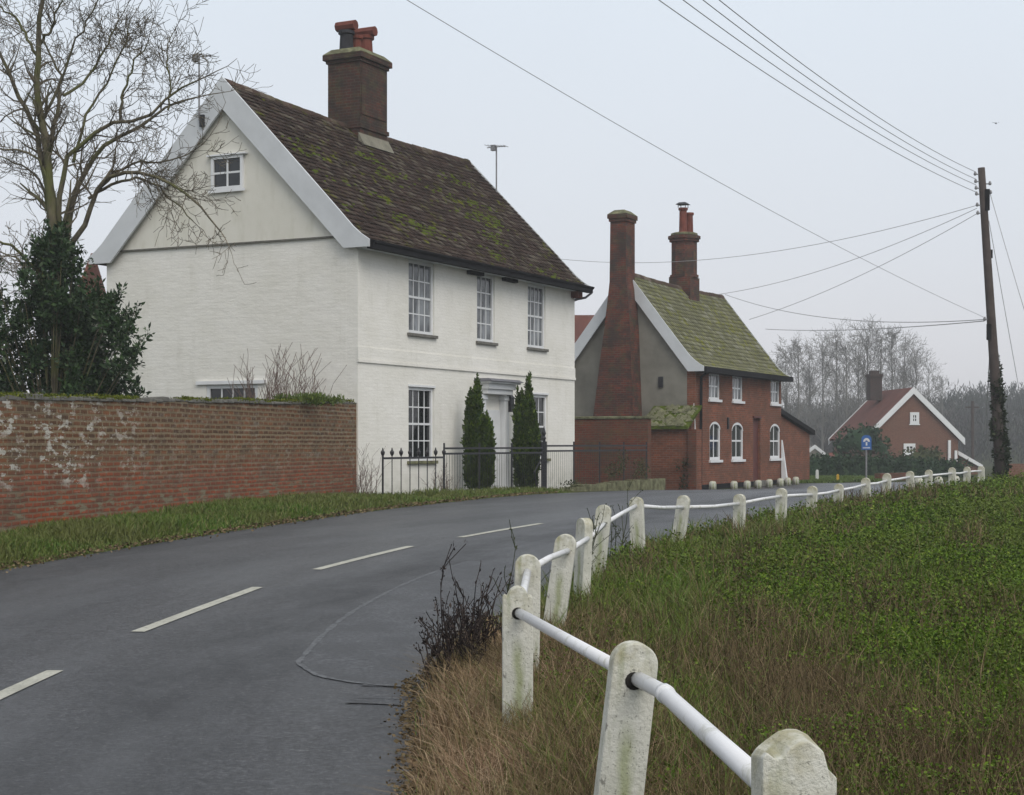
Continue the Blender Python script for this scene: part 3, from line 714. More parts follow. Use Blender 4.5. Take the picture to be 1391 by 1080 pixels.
for sx in (-1, 1):
    p = MB(); a = dm+sx*.62; p.box(a-.12, a+.12, -.16, -.002, .4, dzt-.02); p.box(a-.15, a+.15, -.19, -.002, dzt-.14, dzt-.021); p.box(a-.15, a+.15, -.19, -.001, .35, .52); p.build('pilaster', 'white_paint', wh, bevel=.008)
hd = MB(); w_ = (ds1-ds0)/2+.12
hd.box(dm-w_+.05, dm+w_-.05, -.30, -.002, dzt, dzt+.12); hd.box(dm-w_+.0, dm+w_, -.36, -.002, dzt+.121, dzt+.26); hd.box(dm-w_-.08, dm+w_+.08, -.46, -.002, dzt+.261, dzt+.31)
hood = hd.build('door_hood', 'white_paint', wh, bevel=.01)
mb = MB(); mb.taper((dm-w_-.14, dm+w_+.14, -.53, -.002), (dm-w_-.10, dm+w_+.10, -.40, -.002), dzt+.311, dzt+.38); mb.build('lead_cap', 'grey_lead', hood)
a, z_ = fac(HA, 685, 549); mb = MB(); mb.box(a-.09, a+.09, -.24, -.08, z_-.2, z_+.15); mb.taper((a-.11, a+.11, -.26, -.06), (a-.03, a+.03, -.18, -.14), z_+.151, z_+.26); mb.box(a-.02, a+.02, -.08, -.001, z_, z_+.03); mb.build('wall_lantern', 'black_iron', wh)
# roof
o1, sg1, LL = tiled_roof(wh, -.10, L1+.14, prof1, 1, W1, 'tile_old', tw=.2, gauge=.165, thick=.018, sag=.10, jit=.018)
tiled_roof(wh, -.10, L1+.14, prof1, -1, W1, 'tile_old', tw=.34, gauge=.23, sag=.10)
mb = MB()
i = 0; x = -.1
while x < L1+.1:
    x2 = min(L1+.14, x+.3); z0 = RZ+sg1(x, LL)-.02+random.uniform(-.008, .008)
    pr = [(W1/2-.15, z0-.09), (W1/2-.10, z0+.015), (W1/2, z0+.065), (W1/2+.10, z0+.015), (W1/2+.15, z0-.09), (W1/2, z0-.05)]
    mb.prism(pr, x, x2-.012, 'x'); x = x2
mb.build('ridge_tiles', 'ridge_old', wh)
bargeboard(wh, prof1, W1, -.19, .06, .50)
bargeboard(wh, prof1, W1, L1+.15, .04, .3)
mb = MB(); mb.box(-.12, L1+.14, -.30, -.001, EZ-.10, EZ-.03); mb.build('fascia', 'board_paint', wh)
mb = MB(); P = [(-.46+.06*math.cos(t), EZ+.03+.07*math.sin(t)) for t in np.linspace(math.pi, 2*math.pi, 7)]
mb.prism(P+[(-.37, EZ+.07), (-.33, EZ-.05), (-.45, EZ-.07)][:1], -.12, L1+.2, 'x'); 
mb.box(-.12, L1+.2, -.47, -.301, EZ-.13, EZ+.045); mb.build('gutter', 'black_gutter', wh)
mb = MB(); mb.tube([(L1+.22, -.42, EZ), (L1+.26, -.40, EZ-.12), (L1+.12, -.28, EZ-.26), (L1+.06, -.06, EZ-.3), (L1+.06, W1*.02-.0, EZ-.36)], .035, 8); mb.build('downpipe', 'grey_lead', wh)
mb = MB(); mb.box(L1-.25, L1+.05, -.22, -.002, EZ-.28, EZ-.101); mb.build('eave_bracket', 'tile_rust', wh)
for xx in (fac(HA, 643, 350)[0], fac(HA, 690, 350)[0]):
    mb = MB(); mb.box(xx-.35, xx+.35, -.12, -.002, EZ-.19, EZ-.101); mb.build('vent', 'black_gutter', wh)
# moss cushions on the roof
def moss_lumps(parent, x0, x1, prof, n, z, mat='moss', sg=None, LL=1, seeds=14):
    P = arc_profile(prof, 60); d = np.r_[0, np.cumsum(np.linalg.norm(np.diff(P, axis=0), axis=1))]
    mb = MB(); cs = [(random.uniform(x0, x1), random.uniform(.05, .75)*d[-1]) for _ in range(seeds)]
    for _ in range(n):
        c = random.choice(cs); x = c[0]+random.gauss(0, .45); a = c[1]+random.gauss(0, .13)+ (x-c[0])*-.1
        if not (x0 < x < x1 and 0 < a < d[-1]-.1): continue
        a = round(a/.115)*.115+.02
        y = np.interp(a, d, P[:, 0]); zz = np.interp(a, d, P[:, 1])+(sg(x, a) if sg else 0); r = random.uniform(.03, .09)
        k = 6; vs = [(x, y-.02, zz+.045+r*.25)]+[(x+r*math.cos(2*math.pi*i/k)*random.uniform(1, 1.8), y+.4*r*math.sin(2*math.pi*i/k), zz+.03+.6*r*math.sin(2*math.pi*i/k)) for i in range(k)]
        mb.add(vs, [(0, 1+i, 1+(i+1) % k) for i in range(k)])
    return tag(mb.build('roof_moss', mat, parent, smooth=True), kind='stuff')
moss_lumps(wh, .2, L1-.2, prof1, 420, 0, sg=sg1, LL=LL, seeds=22)
# chimney
cs = 5.53; ch = MB(); zt = 11.55
ch.box(cs-.66, cs+.66, W1/2-.48, W1/2+.48, 8.6, zt-.32)
ch.box(cs-.70, cs+.70, W1/2-.52, W1/2+.52, 9.55, 9.66)
ch.box(cs-.60, cs+.60, W1/2-.50, W1/2-.481, 9.9, 11.1)
ch.box(cs-.70, cs+.70, W1/2-.52, W1/2+.52, zt-.319, zt-.24); ch.box(cs-.76, cs+.76, W1/2-.58, W1/2+.58, zt-.239, zt-.1)
chim = ch.build('chimney', 'old_stack', wh, bevel=.012)
mb = MB(); mb.taper((cs-.77, cs+.77, W1/2-.59, W1/2+.59), (cs-.6, cs+.6, W1/2-.42, W1/2+.42), zt-.099, zt+.06); mb.build('mossy_cap', 'mossy_stone', chim, bevel=.02)
mb = MB(); mb.prism([(W1/2-.481, 9.42), (W1/2-.481, 9.1), (W1/2-.66, 9.1)], cs-.74, cs+.72, 'x'); mb.build('flashing', 'stack_stone', chim)
def hooded(x, y, h, mat, dx):
    q = MB(); pot(q, x, y, zt+.0, h, .19); 
    q.box(x-.26, x+.26, y-.17, y+.17, zt+h+.001, zt+h+.05); q.tube([(x-.30, y, zt+h+.10), (x+.30, y, zt+h+.10)], .12, 8)
    return q.build('chimney_pot', mat, chim)
q = MB(); pot(q, cs-.38, W1/2+.1, zt, .55, .19); pt = q.build('chimney_pot', 'dark_pot', chim)
q = MB(); x, y, h = cs-.38, W1/2+.1, .62; q.tube([(x, y-.28, zt+h+.06), (x, y+.28, zt+h+.06)], .13, 8); q.build('cowl', 'terracotta', pt)
q = MB(); pot(q, cs+.28, W1/2-.05, zt, .55, .21); pt = q.build('chimney_pot', 'terracotta', chim)
q = MB(); x, y, h = cs+.28, W1/2-.05, .6; q.tube([(x, y-.3, zt+h+.05), (x, y+.3, zt+h+.05)], .13, 8); q.build('cowl', 'terracotta', pt)
q = MB(); pot(q, cs-.02, W1/2+.05, zt, .5, .17); q.build('chimney_pot', 'terracotta', chim)
# aerials
def aerial(parent, x, y, z0, z1, name='tv_aerial', L=.7):
    q = MB(); q.tube([(x, y, z0), (x, y, z1)], .022, 6); q.tube([(x-.0, y-L/2, z1-.02), (x, y+L/2, z1-.02)], .014, 5)
    for i in range(7): yy_ = y-L/2+L*i/6; q.tube([(x-.16, yy_, z1-.02+.01*i), (x+.16, yy_, z1-.02+.01*i)], .009, 4)
    q.box(x-.06, x+.06, y+.02, y+.16, z1-.12, z1+.04)
    return q.build(name, 'metal', parent)
t, z_ = gab(HA, 279, 160); _, zt_ = gab(HA, 279, 79); aerial(wh, -.23, t, z_-.1, zt_); 
mb = MB(); mb.box(-.25, -.061, t-.13, t-.02, z_-.25, z_+.02); mb.build('aerial_bracket', 'black_iron', wh)
aerial(wh, L1+.05, W1/2-1.0, RZ-1.8, RZ+.32, L=.6)
# rear wing roof just showing past the left of the gable
rw = empty('rear_outbuilding', (0, 0, 0), 0, label='low outbuilding with red tiled roof showing behind the bare tree, left of the white gable', cat='outbuilding')
A = px(95, 331, 44); B = px(128, 331, 46.2); B.x -= 1.6
mb = MB(); mb.box(A.x-.6, B.x+1.5, 44.5, 48, 0, A.z-1.5); mb.build('wall', 'grey_render', rw)
mb = MB(); mb.prism([(44.2, A.z-1.55), (46.2, A.z), (48.3, A.z-1.55)], A.x, B.x+1.6, 'x'); mb.build('roof', 'tile_rust', rw)

# ------------------------------------------------------------------ red cottage
HB = Vector((6.12, 54.0)); L2 = 9.5; W2 = 4.9
rh = empty('brick_cottage', (HB[0], HB[1], 0), ANG, label='small red brick cottage with green mossy roof and white arched windows', cat='cottage')
EB = EYE+(HY-500)/F*54.2; RB = 7.42
prof2 = [(-.32, EB+.0), (-.02, EB+.18), (.30, EB+.50), (W2/2, RB)]
def fB(x, y): return fac(HB, x, y)
up = [(963, 978, 503, 543), (995, 1009, 505, 546), (1047, 1059, 512, 547)]; lw = [(964, 979, 575, 628), (994, 1010, 573, 625), (1046, 1060, 574, 619)]
hs = []
for l in (up, lw):
    for a, b, c, d in l:
        hs.append((fB(a, c)[0], fB(b, c)[0], fB((a+b)/2, d)[1], fB((a+b)/2, c)[1]))
zt1 = sum(h[3] for h in hs[:3])/3; zb1 = sum(h[2] for h in hs[:3])/3; zt2 = sum(h[3] for h in hs[3:])/3; zb2 = sum(h[2] for h in hs[3:])/3
hs = [(h[0], h[1], zb1, min(zt1, EB-.1)) if i < 3 else (h[0], h[1], zb2, zt2) for i, h in enumerate(hs)]
dh = (fB(1023, 570)[0], fB(1033, 570)[0], .25, fB(1028, 568)[1])
mb = MB(); panel(mb, 0, L2, -.3, lambda x: EB-.05, hs+[dh], 0, .3); mb.build('wall', 'red_brick', rh)
mb = MB(); mb.box(.301, L2-.301, W2-.3, W2, -.3, EB-.05); mb.box(.3, L2-.3, .31, W2-.31, 2.4, 2.5); mb.build('rear_wall', 'red_brick', rh)
def tgB(y): y = y if y <= W2/2 else W2-y; return EB-.03+(RB-.1-EB)*min(1, y/(W2/2))
for (a, b, mt) in ((0.0, .3, 'grey_render'), (L2-.3, L2, 'red_brick')):
    m1 = MB(); panel(m1, .301, W2-.001, -.3, tgB, [], a, b, cuts=(W2/2,)); m1.v = [(v[1], v[0], v[2]) for v in m1.v]; m1.f = [tuple(reversed(f)) for f in m1.f]; m1.build('gable_wall', mt, rh)
for i, h in enumerate(hs):
    window(rh, *h, depth=.06, cols=3 if i < 3 else 2, rows=2, frame=.07 if i < 3 else .10, bar=.05 if i < 3 else .06, glass='glass_light' if i < 3 else 'glass_dark', sash=False, sill='white_paint', sill_h=.09, arch=i >= 3, name='arched_window' if i >= 3 else 'casement_window')
mb = MB(); mb.box(dh[0], dh[1], .10, .15, dh[2], dh[3]); dd = mb.build('door', 'maroon_door', rh)
mb = MB(); mb.box(dh[0]-.05, dh[1]+.05, -.05, -.002, dh[3], dh[3]+.07); mb.build('lintel', 'maroon_door', rh)
mb = MB(); mb.box(dh[0]-.1, dh[1]+.1, -.3, -.052, -.1, .25); mb.build('doorstep', 'stone_sill', rh)
mb = MB(); mb.box(-.02, L2+.02, -.05, -.001, -.3, .22); mb.build('plinth', 'black_gutter', rh)
_, sg2, LB = tiled_roof(rh, -.10, L2+.12, prof2, 1, W2, 'tile_green', tw=.24, gauge=.2, thick=.016, sag=.05, ripple=.02)
tiled_roof(rh, -.10, L2+.12, prof2, -1, W2, 'tile_green', tw=.4, gauge=.3, sag=.05)
mb = MB(); x = -.1
while x < L2+.1:
    x2 = min(L2+.12, x+.33); z0 = RB+sg2(x, LB)-.02+random.uniform(-.008, .008)
    mb.prism([(W2/2-.14, z0-.09), (W2/2-.09, z0+.02), (W2/2, z0+.07), (W2/2+.09, z0+.02), (W2/2+.14, z0-.09), (W2/2, z0-.05)], x, x2-.012, 'x'); x = x2
mb.build('ridge_tiles', 'ridge_old', rh)
bargeboard(rh, prof2, W2, -.17, .05, .36); bargeboard(rh, prof2, W2, L2+.125, .05, .22)
mb = MB(); mb.box(-.1, L2+.12, -.44, -.28, EB-.15, EB+.04); mb.box(-.1, L2+.1, -.279, -.001, EB-.14, EB-.06); mb.build('gutter', 'black_gutter', rh)
mb = MB(); mb.tube([(.28, -.35, EB-.12), (.28, -.1, EB-.3), (.28, -.08, 0)], .05, 8); mb.build('downpipe', 'black_gutter', rh)
mb = MB(); a, z_ = fB(988, 575); mb.box(a-.05, a+.05, -.06, -.002, z_-.2, z_+.2); mb.build('wall_tie', 'black_iron', rh)
mb = MB(); mb.taper((L2-.14, L2+.05, -.26, -.051), (L2-.02, L2+.03, -.05, -.004), .2, 1.75); mb.build('white_buttress', 'white_paint', rh)
# external gable stack, drawn tapering
st = MB()
def gx(x, y=470): return gab(HB-D2*.8, x, y)[0]
def gzz(y): return EYE+(HY-y)/F*55.2
lv = [(600, 805, 872), (565, 806, 872), (490, 815, 869), (455, 820, 868), (395, 827, 864), (385, 828, 862), (305, 829, 862)]
for (ya, a0, a1), (yb, b0, b1) in zip(lv[:-1], lv[1:]):
    st.v_ = 0
    A0, A1, B0, B1 = gx(a1-12), gx(a0), gx(b1-12), gx(b0)
    st.taper((-.8, -.002, A0, A1), (-.8, -.002, B0, B1), gzz(ya) if ya < 600 else -.2, gzz(yb))
B0, B1 = gx(850), gx(829); zt2_ = gzz(305)
st.box(-.84, .03, B0-.04, B1+.04, zt2_+.001, zt2_+.10); st.box(-.88, .06, B0-.08, B1+.08, zt2_+.101, zt2_+.24)
stk = st.build('gable_chimney', 'stack_brick', rh)
mb = MB(); mb.taper((-.89, .07, B0-.09, B1+.09), (-.7, -.1, B0+.1, B1-.1), zt2_+.241, zt2_+.40); mb.build('mossy_cap', 'mossy_stone', stk, bevel=.02)
# ridge stack
cs = 5.45; zr = EYE+(HY-330)/F*60.2; ch = MB(); hw = .44; oc = lambda r: [(cs+r*math.cos(R(22.5+45*i)), W2/2+r*math.sin(R(22.5+45*i))) for i in range(8)]
ch.box(cs-.48, cs+.48, W2/2-.42, W2/2+.42, 6.5, 7.75)
ch.prism(oc(.47), 7.751, zr, 'z'); ch.prism(oc(.53), 7.7515, 7.85, 'z'); ch.prism(oc(.55), zr+.001, zr+.1, 'z'); ch.prism(oc(.60), zr+.101, zr+.22, 'z')
c2 = ch.build('chimney', 'stack_brick', rh)
mb = MB(); mb.prism(oc(.5), zr+.221, zr+.33, 'z'); mb.build('mossy_cap', 'mossy_stone', c2, bevel=.03)
for dx, dy, h_ in ((-.12, .0, .95), (.2, -.12, .8)):
    q = MB(); pot(q, cs+dx, W2/2+dy, zr+.3, h_, .16); pt = q.build('chimney_pot', 'terracotta', c2)
q = MB(); x, y = cs-.12, W2/2; z_ = zr+1.25
for i in range(4): q.box(x-.15+.28*(i % 2), x-.13+.28*(i % 2), y-.15+.28*(i//2), y-.13+.28*(i//2), z_, z_+.12)
q.taper((x-.22, x+.22, y-.22, y+.22), (x-.12, x+.12, y-.12, y+.12), z_+.121, z_+.2); q.build('cowl', 'black_iron', pt)
mb = MB(); t, z_ = gab(HB, 898, 519); mb.box(-.06, -.001, t-.08, t+.08, z_-.18, z_+.18); mb.build('wall_tie', 'black_iron', rh)
# white strip and pier at the near corner
mb = MB(); t, z0 = gab(HB, 943, 610); _, z1 = gab(HB, 943, 572); mb.add([(-.05, t-.10, z0), (-.05, t+.10, z0), (-.05, t+.0, z1+.6), (-.002, t-.10, z0), (-.002, t+.10, z0), (-.002, t, z1+.6)], [(0, 2, 1), (3, 4, 5), (0, 1, 4, 3), (1, 2, 5, 4), (2, 0, 3, 5)]); mb.build('paint_stripe', 'white_paint', rh)
# far end outhouse (part of cottage)
ot = empty('brick_outhouse', (HB[0]+D2[0]*L2, HB[1]+D2[1]*L2, 0), ANG, label='brick lean-to outhouse with dark sloping roof against the far end of the red cottage', cat='outhouse')
mb = MB(); zA = EYE+(HY-560)/F*63; zB_ = EYE+(HY-590)/F*67
mb.prism([(.02, -.3), (4.7, -.3), (4.7, zB_), (.02, zA)], .25, 3.6, 'y'); mb.build('wall', 'red_brick', ot)
mb = MB(); mb.prism([(.01, zA+.02), (5.0, zB_-.02), (5.0, zB_+.16), (.01, zA+.2)], .1, 3.8, 'y'); mb.build('roof', 'black_gutter', ot)

# yard walls between the houses -----------------------------------------
yw = empty('yard_wall', (0, 0, 0), 0, label='tall weathered red brick wall closing the gap behind the iron railings', cat='wall')
def seg_wall(mb, a, b, z0, z1, t, z1b=None):
    a = Vector(a); b = Vector(b); d = (b-a).normalized(); n = Vector((-d.y, d.x))*t; z1b = z1 if z1b is None else z1b
    vs = [(*a, z0), (*b, z0), (*(b+n), z0), (*(a+n), z0), (*a, z1), (*b, z1b), (*(b+n), z1b), (*(a+n), z1)]
    return mb.add(vs, [(0,3,2,1),(4,5,6,7),(0,1,5,4),(1,2,6,5),(2,3,7,6),(3,0,4,7)])
gd = Vector((-.8935, .449))
c0 = Vector((px(880, 600, 51.4).x, 51.4)); c1 = c0+gd*4.5
mb = MB(); zt3 = EYE+(HY-569)/F*51.6; seg_wall(mb, c1, c0, -.2, zt3, .28); mb.build('wall', 'yard_brick', yw)
mb = MB(); seg_wall(mb, c1+Vector((-.04, -.05)), c0+Vector((.04, -.05)), zt3+.001, zt3+.09, .36); mb.build('coping', 'mossy_stone', yw, bevel=.02)
lt = empty('brick_store', (HB[0], HB[1], 0), ANG, label='small brick store with mossy sloping roof against the grey cottage gable', cat='outhouse')
la = gab(HB-D2*1.2, 936, 600)[0]; lb = gab(HB-D2*1.2, 874, 600)[0]; zlo = EYE+(HY-583)/F*53.0; zhi = EYE+(HY-551)/F*54.2
mb = MB(); mb.box(-1.2, -.002, la, lb, -.2, zlo); mb.build('wall', 'red_brick', lt)
mb = MB(); mb.prism([(-1.35, zlo), (-.01, zhi-.08), (-.01, zhi), (-1.35, zlo+.10)], la-.02, lb+.1, 'y'); mb.build('roof', 'moss', lt)
moss = MB()
for _ in range(160):
    x = random.uniform(-1.3, -.05); y = random.uniform(la+.05, lb+.05); z_ = lerp(zlo+.1, zhi, (x+1.35)/1.34); r = random.uniform(.06, .16); k = 6
    moss.add([(x, y, z_+r*.6)]+[(x+r*math.cos(i*math.pi/3), y+r*math.sin(i*math.pi/3), z_-.03) for i in range(k)], [(0, 1+i, 1+(i+1) % k) for i in range(k)])
tag(moss.build('roof_moss', 'mossy_stone', lt, smooth=True), kind='stuff')
mb = MB(); pa = gab(HB-D2*1.3, 946, 600)[0]; mb.box(-1.30, -1.201, pa+.02, pa+.30, -.2, zlo-.01); mb.box(-.35, -.003, .02, .22, -.2, zhi-.25); mb.build('pier', 'yard_brick', lt)
mb = MB(); pb = gab(HB-D2*1.2, 932, 617)[0]; cloud([(-1.3, pb+.1, .9, .18, .35, .16), (-1.3, pb-.05, 1.0, .15, .25, .2), (-1.25, pb, .3, .12, .2, .5)], 2500, .07, 'creeper', 'ivy_leaf', lt)
# roof peeping out between the houses
hb = empty('distant_cottage', (0, 0, 0), 0, label='distant house with orange tiled roof peeping out in the gap between the two main houses', cat='house')
A = px(776, 421, 75); B = px(815, 421, 75)
mb = MB(); mb.box(A.x-4, B.x+.8, 75, 81, -.5, A.z-2.4); mb.build('wall', 'red_brick_far', hb)
mb = MB(); mb.prism([(74.6, A.z-2.5), (78, A.z), (81.4, A.z-2.5)], A.x-4.3, B.x+1, 'x'); mb.build('roof', 'tile_red', hb)

# ------------------------------------------------------------------ left garden wall
gw = empty('garden_wall', (0, 0, 0), 0, label='long old red brick garden wall with lime patches and mossy top, left of the white house', cat='wall')
Pw = smoothpath([(-9.0, 8), (-8.4, 13), (-6.75, 21.2), (-4.9, 28.8), (-3.36, 35.02)], 2); Pw = resample(Pw, 60)
def wtop(i): Y = Pw[i][1]; return float(np.interp(Y, [8, 20, 24, 30, 35], [2.0, 2.16, 2.25, 2.36, 2.48]))+.03*(float(vnoise(0, Y, 1.3, 4))-.5)
vs = []; uvs = []; s = 0
mb = MB(); cp = MB()
top_pts = []
for i, p in enumerate(Pw):
    d = Pw[min(i+1, 59)]-Pw[max(i-1, 0)]; d /= np.linalg.norm(d); n = np.array([-d[1], d[0]])
    if i: s += np.linalg.norm(p-Pw[i-1])
    b = p+n*.34; z0 = -.15; z1 = wtop(i); lean = .05*(float(vnoise(0, p[1], .4, 8))-.5)
    vs += [(p[0], p[1], z0), (p[0]+n[0]*lean, p[1]+n[1]*lean, z1), (b[0], b[1], z1), (b[0], b[1], z0)]; uvs.append(s)
    top_pts.append((p, n, z1))
fs = []
for i in range(59):
    for j in range(4): a = i*4+j; b = i*4+(j+1) % 4; fs.append((a, b, b+4, a+4))
fs += [(3, 2, 1, 0), tuple(range(59*4, 60*4))]
fs = [tuple(reversed(f)) for f in fs]
mb.add(vs, fs); wo = mb.build('brickwork', 'garden_brick', gw)
me = wo.data; uvl = me.uv_layers['UVMap'].data
for poly in me.polygons:
    for li_ in poly.loop_indices:
        vi = me.loops[li_].vertex_index; row = vi//4; k_ = vi % 4
        uvl[li_].uv = (uvs[row], me.vertices[vi].co.z if k_ < 2 else me.vertices[vi].co.z+(.3 if k_ == 2 else 0))
# rough broken top course
for i in range(0, 59):
    for t in (0, .5):
        p, n, z1 = top_pts[i]; q = top_pts[i+1][0]; a = p+(q-p)*t; d = (q-p)/np.linalg.norm(q-p); w_ = np.linalg.norm(q-p)*.5-.015
        h_ = random.uniform(.02, .07); o = -.02+random.uniform(-.02, .015)
        c = [a+n*o, a+d*w_+n*o, a+d*w_+n*.37, a+n*.37]
        cp.add([(*x, z1-.01) for x in c]+[(*x, z1+h_+random.uniform(-.01, .01)) for x in c], [(0,3,2,1),(4,5,6,7),(0,1,5,4),(1,2,6,5),(2,3,7,6),(3,0,4,7)])
cp.build('coping', 'stone_sill', gw, bevel=.01)
# moss and small growth on top
n = 26000; ti = rng.uniform(0, 58.5, n); ii = ti.astype(int); fr_ = ti-ii
PP = np.array([t[0] for t in top_pts]); NN = np.array([t[1] for t in top_pts]); ZZ = np.array([t[2] for t in top_pts])
base = PP[ii]+(PP[ii+1]-PP[ii])*fr_[:, None]+NN[ii]*rng.uniform(-.05, .36, n)[:, None]
keep = (vnoise(base[:, 0], base[:, 1], 1.2, 3) > .30+.16*sstep((base[:, 1]-26)/5)) ; base = base[keep]; zi = ZZ[ii][keep]+.05
P3 = np.c_[base, zi+rng.uniform(-.03, .02, len(base))]
V, Fc = leaf_quads(P3, rng.normal(size=P3.shape)*.6+np.array([0, 0, .6]), .032, 1.6)
leaf_mat('bright_moss', [(0., (.05, .07, .008)), (.5, (.10, .12, .015)), (1., (.16, .17, .03))], 1, 0)
big_mesh('moss_growth', V, Fc, 'bright_moss', gw)

# dry stems behind the wall by the gable window, and tufts on the wall
def stem_clump(name, label, cat, cx, cy, z0, n, h, spread, mat, r=.006, lean=.25, branch=3, group=None, tipleaf=0, seeds=0):
    t = Tree()
    for _ in range(n):
        a = random.uniform(0, 2*math.pi); rr = random.random()*spread; p = Vector((cx+rr*math.cos(a), cy+rr*math.sin(a), z0))
        d = Vector((random.gauss(0, lean), random.gauss(0, lean), 1)).normalized(); L = h*random.uniform(.45, 1)
        t.twig(p, d, L, r, 1, .15, .5, r*.35, 5, .18, (branch, branch+3), .3)
    mb = MB(); mb.add(t.mb.v, t.mb.f); mb.add(t.tw.v, t.tw.f)
    if seeds:
        vv = np.array(mb.v); vv = vv[vv[:, 2] > z0+h*.25]; P_ = vv[rng.integers(0, len(vv), seeds)]+rng.normal(size=(seeds, 3))*.006; V, Fc = leaf_quads(P_, rng.normal(size=P_.shape)+np.array([0, 0, 1]), .02, 2); mb.add([tuple(x) for x in V], [tuple(int(i) for i in f) for f in Fc])
    return tag(mb.build(name, mat), label, cat, group)
simple('pink_stem', (.17, .12, .10), .9, .1, .35, 4, 0)
bx = px(410, 560, 34)
q = MB(); tS = Tree()
for (cx_, cy_) in ((-4.8, 33.9), (-5.0, 33.1), (-4.55, 34.6), (-5.25, 34.3), (-4.75, 33.5), (-5.0, 34.8)):
    for _ in range(16):
        d = Vector((random.gauss(0, .10), random.gauss(0, .12), 1)).normalized()
        tS.twig(Vector((cx_+random.gauss(0, .14), cy_+random.gauss(0, .14), .5)), d, random.uniform(1.9, 2.75), .012, 1, .1, .45, .005, 6, .16, (5, 8), .2)
q.add(tS.mb.v, tS.mb.f); q.add(tS.tw.v, tS.tw.f)
tag(q.build('dry_shrub', 'pink_stem'), 'leafless pinkish brown shrub poking above the garden wall beside the low gable window', 'shrub')
leaf_mat('fern_leaf', [(0., (.05, .09, .012)), (1., (.13, .17, .03))])
fp = empty('wall_fern', (px(418, 548, 32.4).x, 32.4, 2.42), 0, label='bright green tuft growing on the wall top below the leafless shrub', cat='plant')
cloud([(random.gauss(0, .35), random.gauss(0, .5), .05, .16, .2, .11) for _ in range(16)], 9000, .06, 'fronds', 'fern_leaf', fp, up=1.5, aspect=3)

# ------------------------------------------------------------------ railings and low kerb wall in front of the white house
def loc(s, off): return Vector((HA[0]+D2[0]*s+D2[1]*off, HA[1]+D2[1]*s-D2[0]*off))   # off = metres out from the front
RO = 1.15
sA = None
def rpx(x, off=None):   # where picture column x meets the railing line
    u = (x-CX)/F; A = loc(0, RO if off is None else off); return (u*A[1]-A[0])/(D2[0]-u*D2[1])
def railing(name, s0, s1, pitch, z0, top, finial, label, rails, posts, double=False):
    rt = empty(name, (*loc(s0, RO), 0), ANG, label=label, cat='railing')
    L = s1-s0; n = max(2, int(round(L/pitch)))
    for zr_ in rails:
        q = MB(); q.box(0, L, -.02, .02, zr_-.022, zr_+.022); q.build('rail', 'black_iron', rt)
    for i in range(n+1):
        x = L*i/n; isp = i in (0, n) or (posts and i % posts == 0)
        q = MB(); r = .022 if isp else .011
        g0_ = z0; q.tube([(x, 0, g0_), (x, 0, top-.1 if not isp else top)], r, 6)
        if finial: q.lathe([(.012, top-.13), (.04, top-.08), (.045, top-.04), (.02, top), (.008, top+.05)], x, 0, 6)
        q.build('post' if isp else 'bar', 'black_iron', rt)
    return rt
s0, s1, s2, s3 = rpx(520), rpx(603), rpx(739), rpx(878)
railing('spear_railing', s0, s1, .36, .38, 1.47, True, 'short run of ball topped iron railing in front of the lower left sash window', [1.30], 0)
r2 = railing('plain_railing', s1+.01, s2-.12, 1.9, .38, 1.62, False, 'low iron railing with two rails in front of the cypresses and door', [1.50, 1.38], 1)
r3 = railing('plain_railing', s2+.12, s3, 1.8, .2, 1.66, False, 'iron railing with two rails running right from the ornate post across the brick wall', [1.55, 1.42], 1)
for rt, L in ((r2, s2-.12-s1-.01), (r3, s3-s2-.12)):
    q = MB(); n_ = int(L/.12)
    for i in range(1, n_): x = L*i/n_; q.tube([(x, 0, .35), (x, 0, 1.4)], .0045, 4, cap=False)
    q.build('thin_bars', 'black_iron', rt)
gp = empty('ornate_post', (*loc(s2, RO), 0), ANG, label='tall ornate black iron post with spear finial at the end of the railings', cat='post')
for dx in (-.06, .06):
    q = MB(); q.tube([(dx, 0, .3), (dx, 0, 1.72)], .014, 6); q.build('upright', 'black_iron', gp)
q = MB(); q.tube([(0, 0, .3), (0, 0, 1.75)], .028, 8); q.lathe([(.03, 1.7), (.06, 1.74), (.03, 1.8), (.055, 1.86), (.03, 1.95), (.006, 2.05)], 0, 0, 8); q.build('finial', 'black_iron', gp)
q = MB()
for i in range(8):
    z_ = .42+i*.16; q.tube([(-.06+.06*math.cos(t), .0, z_+.06*math.sin(t)) for t in np.linspace(0, 2*math.pi, 9)], .01, 5); q.tube([(.06+.06*math.cos(t), .0, z_+.06*math.sin(t)) for t in np.linspace(0, 2*math.pi, 9)], .01, 5)
q.build('scrollwork', 'black_iron', gp)
q = MB(); q.box(-.12, .12, -.08, .08, .25, .42); q.tube([(-.1, -.05, .35), (-.45, -.02, .5), (-.55, 0, .9), (-.2, 0, 1.2)], .018, 6); q.build('foot_scroll', 'black_iron', gp)
lk = empty('low_kerb_wall', (*loc(0, RO+.25), 0), ANG, label='low mossy stone kerb wall under the railings, broken at its right end', cat='wall')
q = MB(); a = rpx(735); b = rpx(886); x = a-.5
while x < b:
    w_ = random.uniform(.35, .6); tp = lerp(.50, .62, (x-a)/(b-a)); tp = tp+random.uniform(-.03, .03); q.box(x, min(b, x+w_)-.01, -.17+random.uniform(-.02, .02), .17, -.1, tp if x > a+1 else .46); x += w_
q.build('stones', 'mossy_stone', lk, bevel=.03)
q = MB(); q.box(rpx(655), a-.52, -.1, .12, .1, .47); q.build('brick_edging', 'red_brick', lk)
